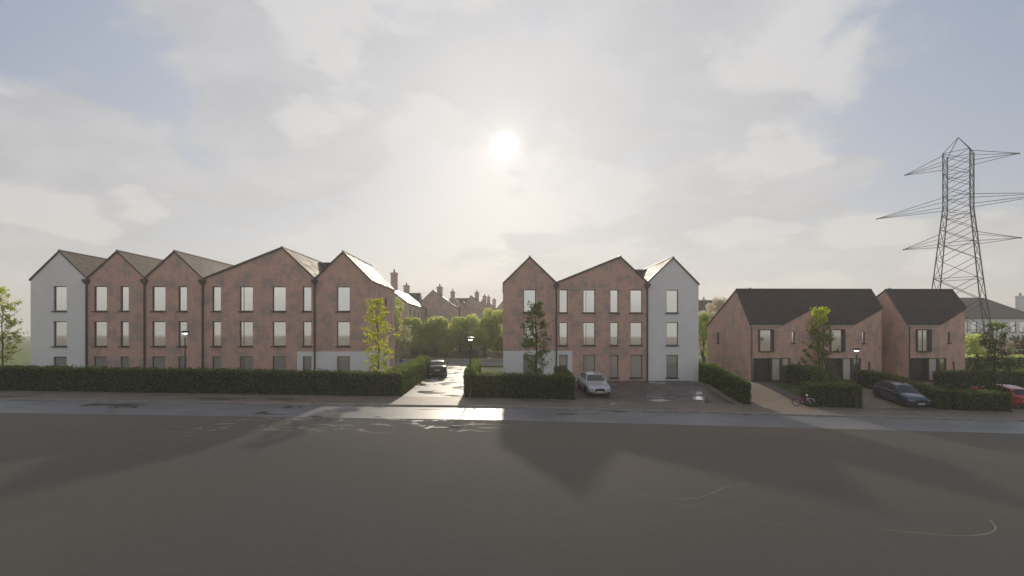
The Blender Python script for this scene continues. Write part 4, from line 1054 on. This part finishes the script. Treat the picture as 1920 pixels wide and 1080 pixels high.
    Wr = MB(); Wr.lathe([(.20, -.05), (.235, -.085), (.235, .085), (.20, .05)], 24, 'x'); Wr.lathe([(.06, -.07), (.06, .07)], 12, 'x')
    for k in range(7):
        an = 2*math.pi*k/7; c, s = math.cos(an), math.sin(an)
        for sx in (-.07, .07): Wr.tube([(sx, .04*c, .04*s), (sx, .215*c, .215*s)], [.028, .02], 4)
    tm = None
    for y in WB:
        for s in (-1, 1):
            xw = s*(S[6][1]-.115)
            if tm is None:
                w = W_T.build('wheel', M['tyre'], T, smooth=False); r_ = Wr.build('rim', M['rim'], w); tm = (w, r_)
            else:
                w = tm[0].copy(); COL.objects.link(w); r_ = tm[1].copy(); COL.objects.link(r_); r_.parent = w; w.parent = T
            w.location = (xw, y, .335)
    fy = S[0][0]; ry = S[-1][0]; w0 = S[1][1]
    # front: grille, lights, intakes, plate
    fz = .50 if kind == 'sedan' else .52
    q = MB(); a, b_ = .36, .14
    pts = [(-a*.8, -b_), (a*.8, -b_), (a, 0), (a*.86, b_), (-a*.86, b_), (-a, 0)]
    yy = fy-.015
    q.poly([(p[0], yy, fz+p[1]) for p in pts]); 
    for i in range(6):
        p, r2 = pts[i], pts[(i+1) % 6]; q.quad((p[0], yy, fz+p[1]), (p[0], yy+.1, fz+p[1]), (r2[0], yy+.1, fz+r2[1]), (r2[0], yy, fz+r2[1]))
    gr = q.build('grille', M['black'], T)
    q = MB(); q.tube([(p[0], yy-.004, fz+p[1]) for p in pts+[pts[0]]], .013, 5); q.build('grille_trim', M['chrome'] if kind == 'sedan' else M['black'], gr)
    for s in (-1, 1):
        q = MB(); y1_, z1_ = S[1][0]-.02, S[1][3]
        P = [Vector((s*.42, fy-.0, z1_-.03)), Vector((s*.74, S[1][0]+.03, z1_-.05)), Vector((s*.86, S[2][0]+.08, z1_+.06)), Vector((s*.60, S[2][0]-.12, z1_+.07))]
        ctr = sum(P, Vector())/4; up = [p+(p-ctr)*.0+Vector((s*.012, -.025, .012)) for p in P]
        q.poly(up); 
        for i in range(4): q.quad(up[i], P[i], P[(i+1) % 4], up[(i+1) % 4])
        q.build('headlight', M['white_light'], T)
        q = MB(); q.box(min(s*.50, s*.74), max(s*.50, s*.74), fy+.03, fy+.2, .27, .38); q.build('air_intake', M['black'], T)
        # tail lights
        q = MB(); zt_ = S[-2][3]-.03; q.poly([(s*.42, ry-.0+.012, zt_-.02), (s*.70, ry-.03, zt_-.05), (s*.83, S[-2][0]-.04, zt_-.03), (s*.83, S[-2][0]-.04, zt_+.09), (s*.68, ry-.02, zt_+.09), (s*.42, ry-.02, zt_+.04)])
        q.box(min(s*.45, s*.72), max(s*.45, s*.72), ry-.08, ry+.01, zt_-.03, zt_+.05); q.build('tail_light', M['red_light'], T)
        q = MB(); q.tube([(s*(wb+.02), base[0][0]+.42, base[0][1]+.02), (s*(wb+.16), base[0][0]+.38, base[0][1]+.06)], .03, 6)
        q.box(min(s*(wb+.10), s*(wb+.26)), max(s*(wb+.10), s*(wb+.26)), base[0][0]+.33, base[0][0]+.45, base[0][1]+.02, base[0][1]+.15); q.build('mirror', paint, T)
        q = MB()
        for yh in ((-.05, .9) if kind == 'sedan' else (.0,)): q.box(min(s*(S[6][1]-.01), s*(S[6][1]+.02)), max(s*(S[6][1]-.01), s*(S[6][1]+.02)), yh, yh+.18, .80, .825)
        q.build('door_handle', paint, T)
        q = MB(); q.box(min(s*.50, s*.74), max(s*.50, s*.74), ry-.05, ry+.04, .25, .33); q.build('exhaust_trim', M['chrome'], T)
    q = MB(); q.box(-.26, .26, fy-.03, fy-.018, .345, .455); q.build('number_plate', M['plate'], T)
    q = MB(); q.box(-.26, .26, ry+.0, ry+.03, .60, .71); q.build('number_plate', M['plate'], T)
    q = MB(); q.box(-.62, .62, ry-.06, ry+.02, .34, .46) ; q.build('rear_bumper_panel', M['black'], T)
    q = MB(); q.box(-S[6][1]*.82, S[6][1]*.82, fy+.22, ry-.2, .17, .40); q.build('underbody', M['black'], T)
    return T
def gz(x, y): return g(x, y)+.02
def car_on_slope(kind, paint, label, x, y, rz):
    f = Vector((math.sin(rz), -math.cos(rz))); za, zb = gz(x+f.x*1.3, y+f.y*1.3), gz(x-f.x*1.3, y-f.y*1.3)
    pitch = math.atan2(zb-za, 2.6)
    T = make_car(kind, paint, label, (x, y, (za+zb)/2), rz, 0)
    T.rotation_euler = (Matrix.Rotation(rz, 3, 'Z') @ Matrix.Rotation(pitch, 3, 'X')).to_euler()
    return T
car_on_slope('sedan', M['silver'], 'silver grey saloon car parked nose out on the dark forecourt', 7.15, 39.75, R(2))
car_on_slope('sedan', M['dark'], 'dark saloon car seen from behind on the lane', XP(817.5, 48)-.15, 50.3, R(187))
car_on_slope('hatch', M['navy'], 'dark blue hatchback parked nose out on the driveway of the joined houses', 30.1, 38.1, R(0))
car_on_slope('hatch', M['red'], 'red hatchback behind the short hedge, cut by the right edge', XP(1907, 36.4)+1.1, 38.8, R(180))

# ------------------------------------------------------------------ bicycle
def bicycle(x, y, rz):
    T = empty('bicycle', (x, y, g(x, y)+.022), rz, 'small bicycle with a pink frame leaning at the hedge end by the driveway', 'bicycle')
    lean = R(9)
    T.rotation_euler = (Matrix.Rotation(rz, 3, 'Z') @ Matrix.Rotation(lean, 3, 'X')).to_euler()
    r = .27; wb = .44
    for s in (-1, 1):
        m = MB(); m.tube([(s*wb+r*math.cos(a*math.pi/14), 0, r+.02+r*math.sin(a*math.pi/14)) for a in range(29)], .024, 6, cap=False); w = m.build('wheel', M['tyre'], T)
        m = MB()
        for k in range(10):
            a = 2*math.pi*k/10; m.tube([(s*wb, 0, r+.02), (s*wb+(r-.02)*math.cos(a), 0, r+.02+(r-.02)*math.sin(a))], .003, 3)
        m.lathe([(.03, -.05), (.03, .05)], 8, 'x', (0, 0, 0)) if False else None
        m.build('spokes', M['chrome'], w)
        m = MB(); m.tube([(s*wb+(r+.04)*math.cos(a), 0, r+.02+(r+.04)*math.sin(a)) for a in [R(20+i*14) for i in range(11)]], .018, 5); m.build('mudguard', M['pink'] if s < 0 else M['white'], T)
    f = MB(); bb = (-.05, 0, .30); st = (-.17, 0, .62); hd = (.27, 0, .66); ha = (.31, 0, .52)
    f.tube([bb, st], .018, 6); f.tube([bb, ha], .022, 6); f.tube([(-.12, 0, .50), hd], .018, 6); f.tube([bb, (-wb, .03, r+.02)], .012, 5); f.tube([st, (-wb, .03, r+.02)], .012, 5); f.build('frame', M['pink'], T)
    f = MB(); f.tube([hd, ha, (wb-.02, 0, r+.05), (wb, 0, r+.02)], .017, 6); f.build('fork', M['white'], T)
    f = MB(); f.tube([hd, (.24, 0, .82)], .014, 6); f.tube([(.12, -.26, .86), (.22, -.14, .84), (.24, 0, .82), (.22, .14, .84), (.12, .26, .86)], .013, 6); f.build('handlebar', M['rim'], T)
    f = MB(); f.tube([st, (-.20, 0, .70)], .013, 6); f.lathe([(.02, .70), (.085, .71), (.09, .74), (.06, .765), (.01, .77)], 12, c=(-.21, 0, 0)); f.build('saddle', M['black'], T)
    f = MB(); f.lathe([(.08, -.01), (.08, .01)], 14, 'x', (0, 0, 0)); f.v = [(bb[0]+v[1], .04+v[0], bb[2]+v[2]) for v in f.v]; f.tube([(bb[0], -.06, bb[2]), (bb[0], .08, bb[2])], .01, 5); f.box(bb[0]+.02, bb[0]+.12, .06, .13, bb[2]-.16, bb[2]-.14); f.build('crank', M['chrome'], T)
    f = MB(); f.tube([(bb[0], 0, bb[2]), (bb[0]-.10, -.14, .01)], .008, 4); f.build('kickstand', M['black'], T)
bicycle(21.35, 35.75, R(-38))

# ------------------------------------------------------------------ haze: one closed box of even air round everything
hz = MB(); hz.box(-760, 760, -760, 760, -3.0, 36.0); ho = hz.build('haze', bpy.data.materials.new('haze_air'))
hm = ho.data.materials[0]; hm.use_nodes = True; t = NT(hm.node_tree); t.n.remove(t.n['Principled BSDF'])
pv = t.new('ShaderNodeVolumePrincipled'); pv.inputs['Color'].default_value = (1.0, .96, .90, 1); pv.inputs['Density'].default_value = .0013; pv.inputs['Anisotropy'].default_value = .35
t.l.new(pv.outputs[0], t.n['Material Output'].inputs['Volume']); ho['kind'] = 'stuff'
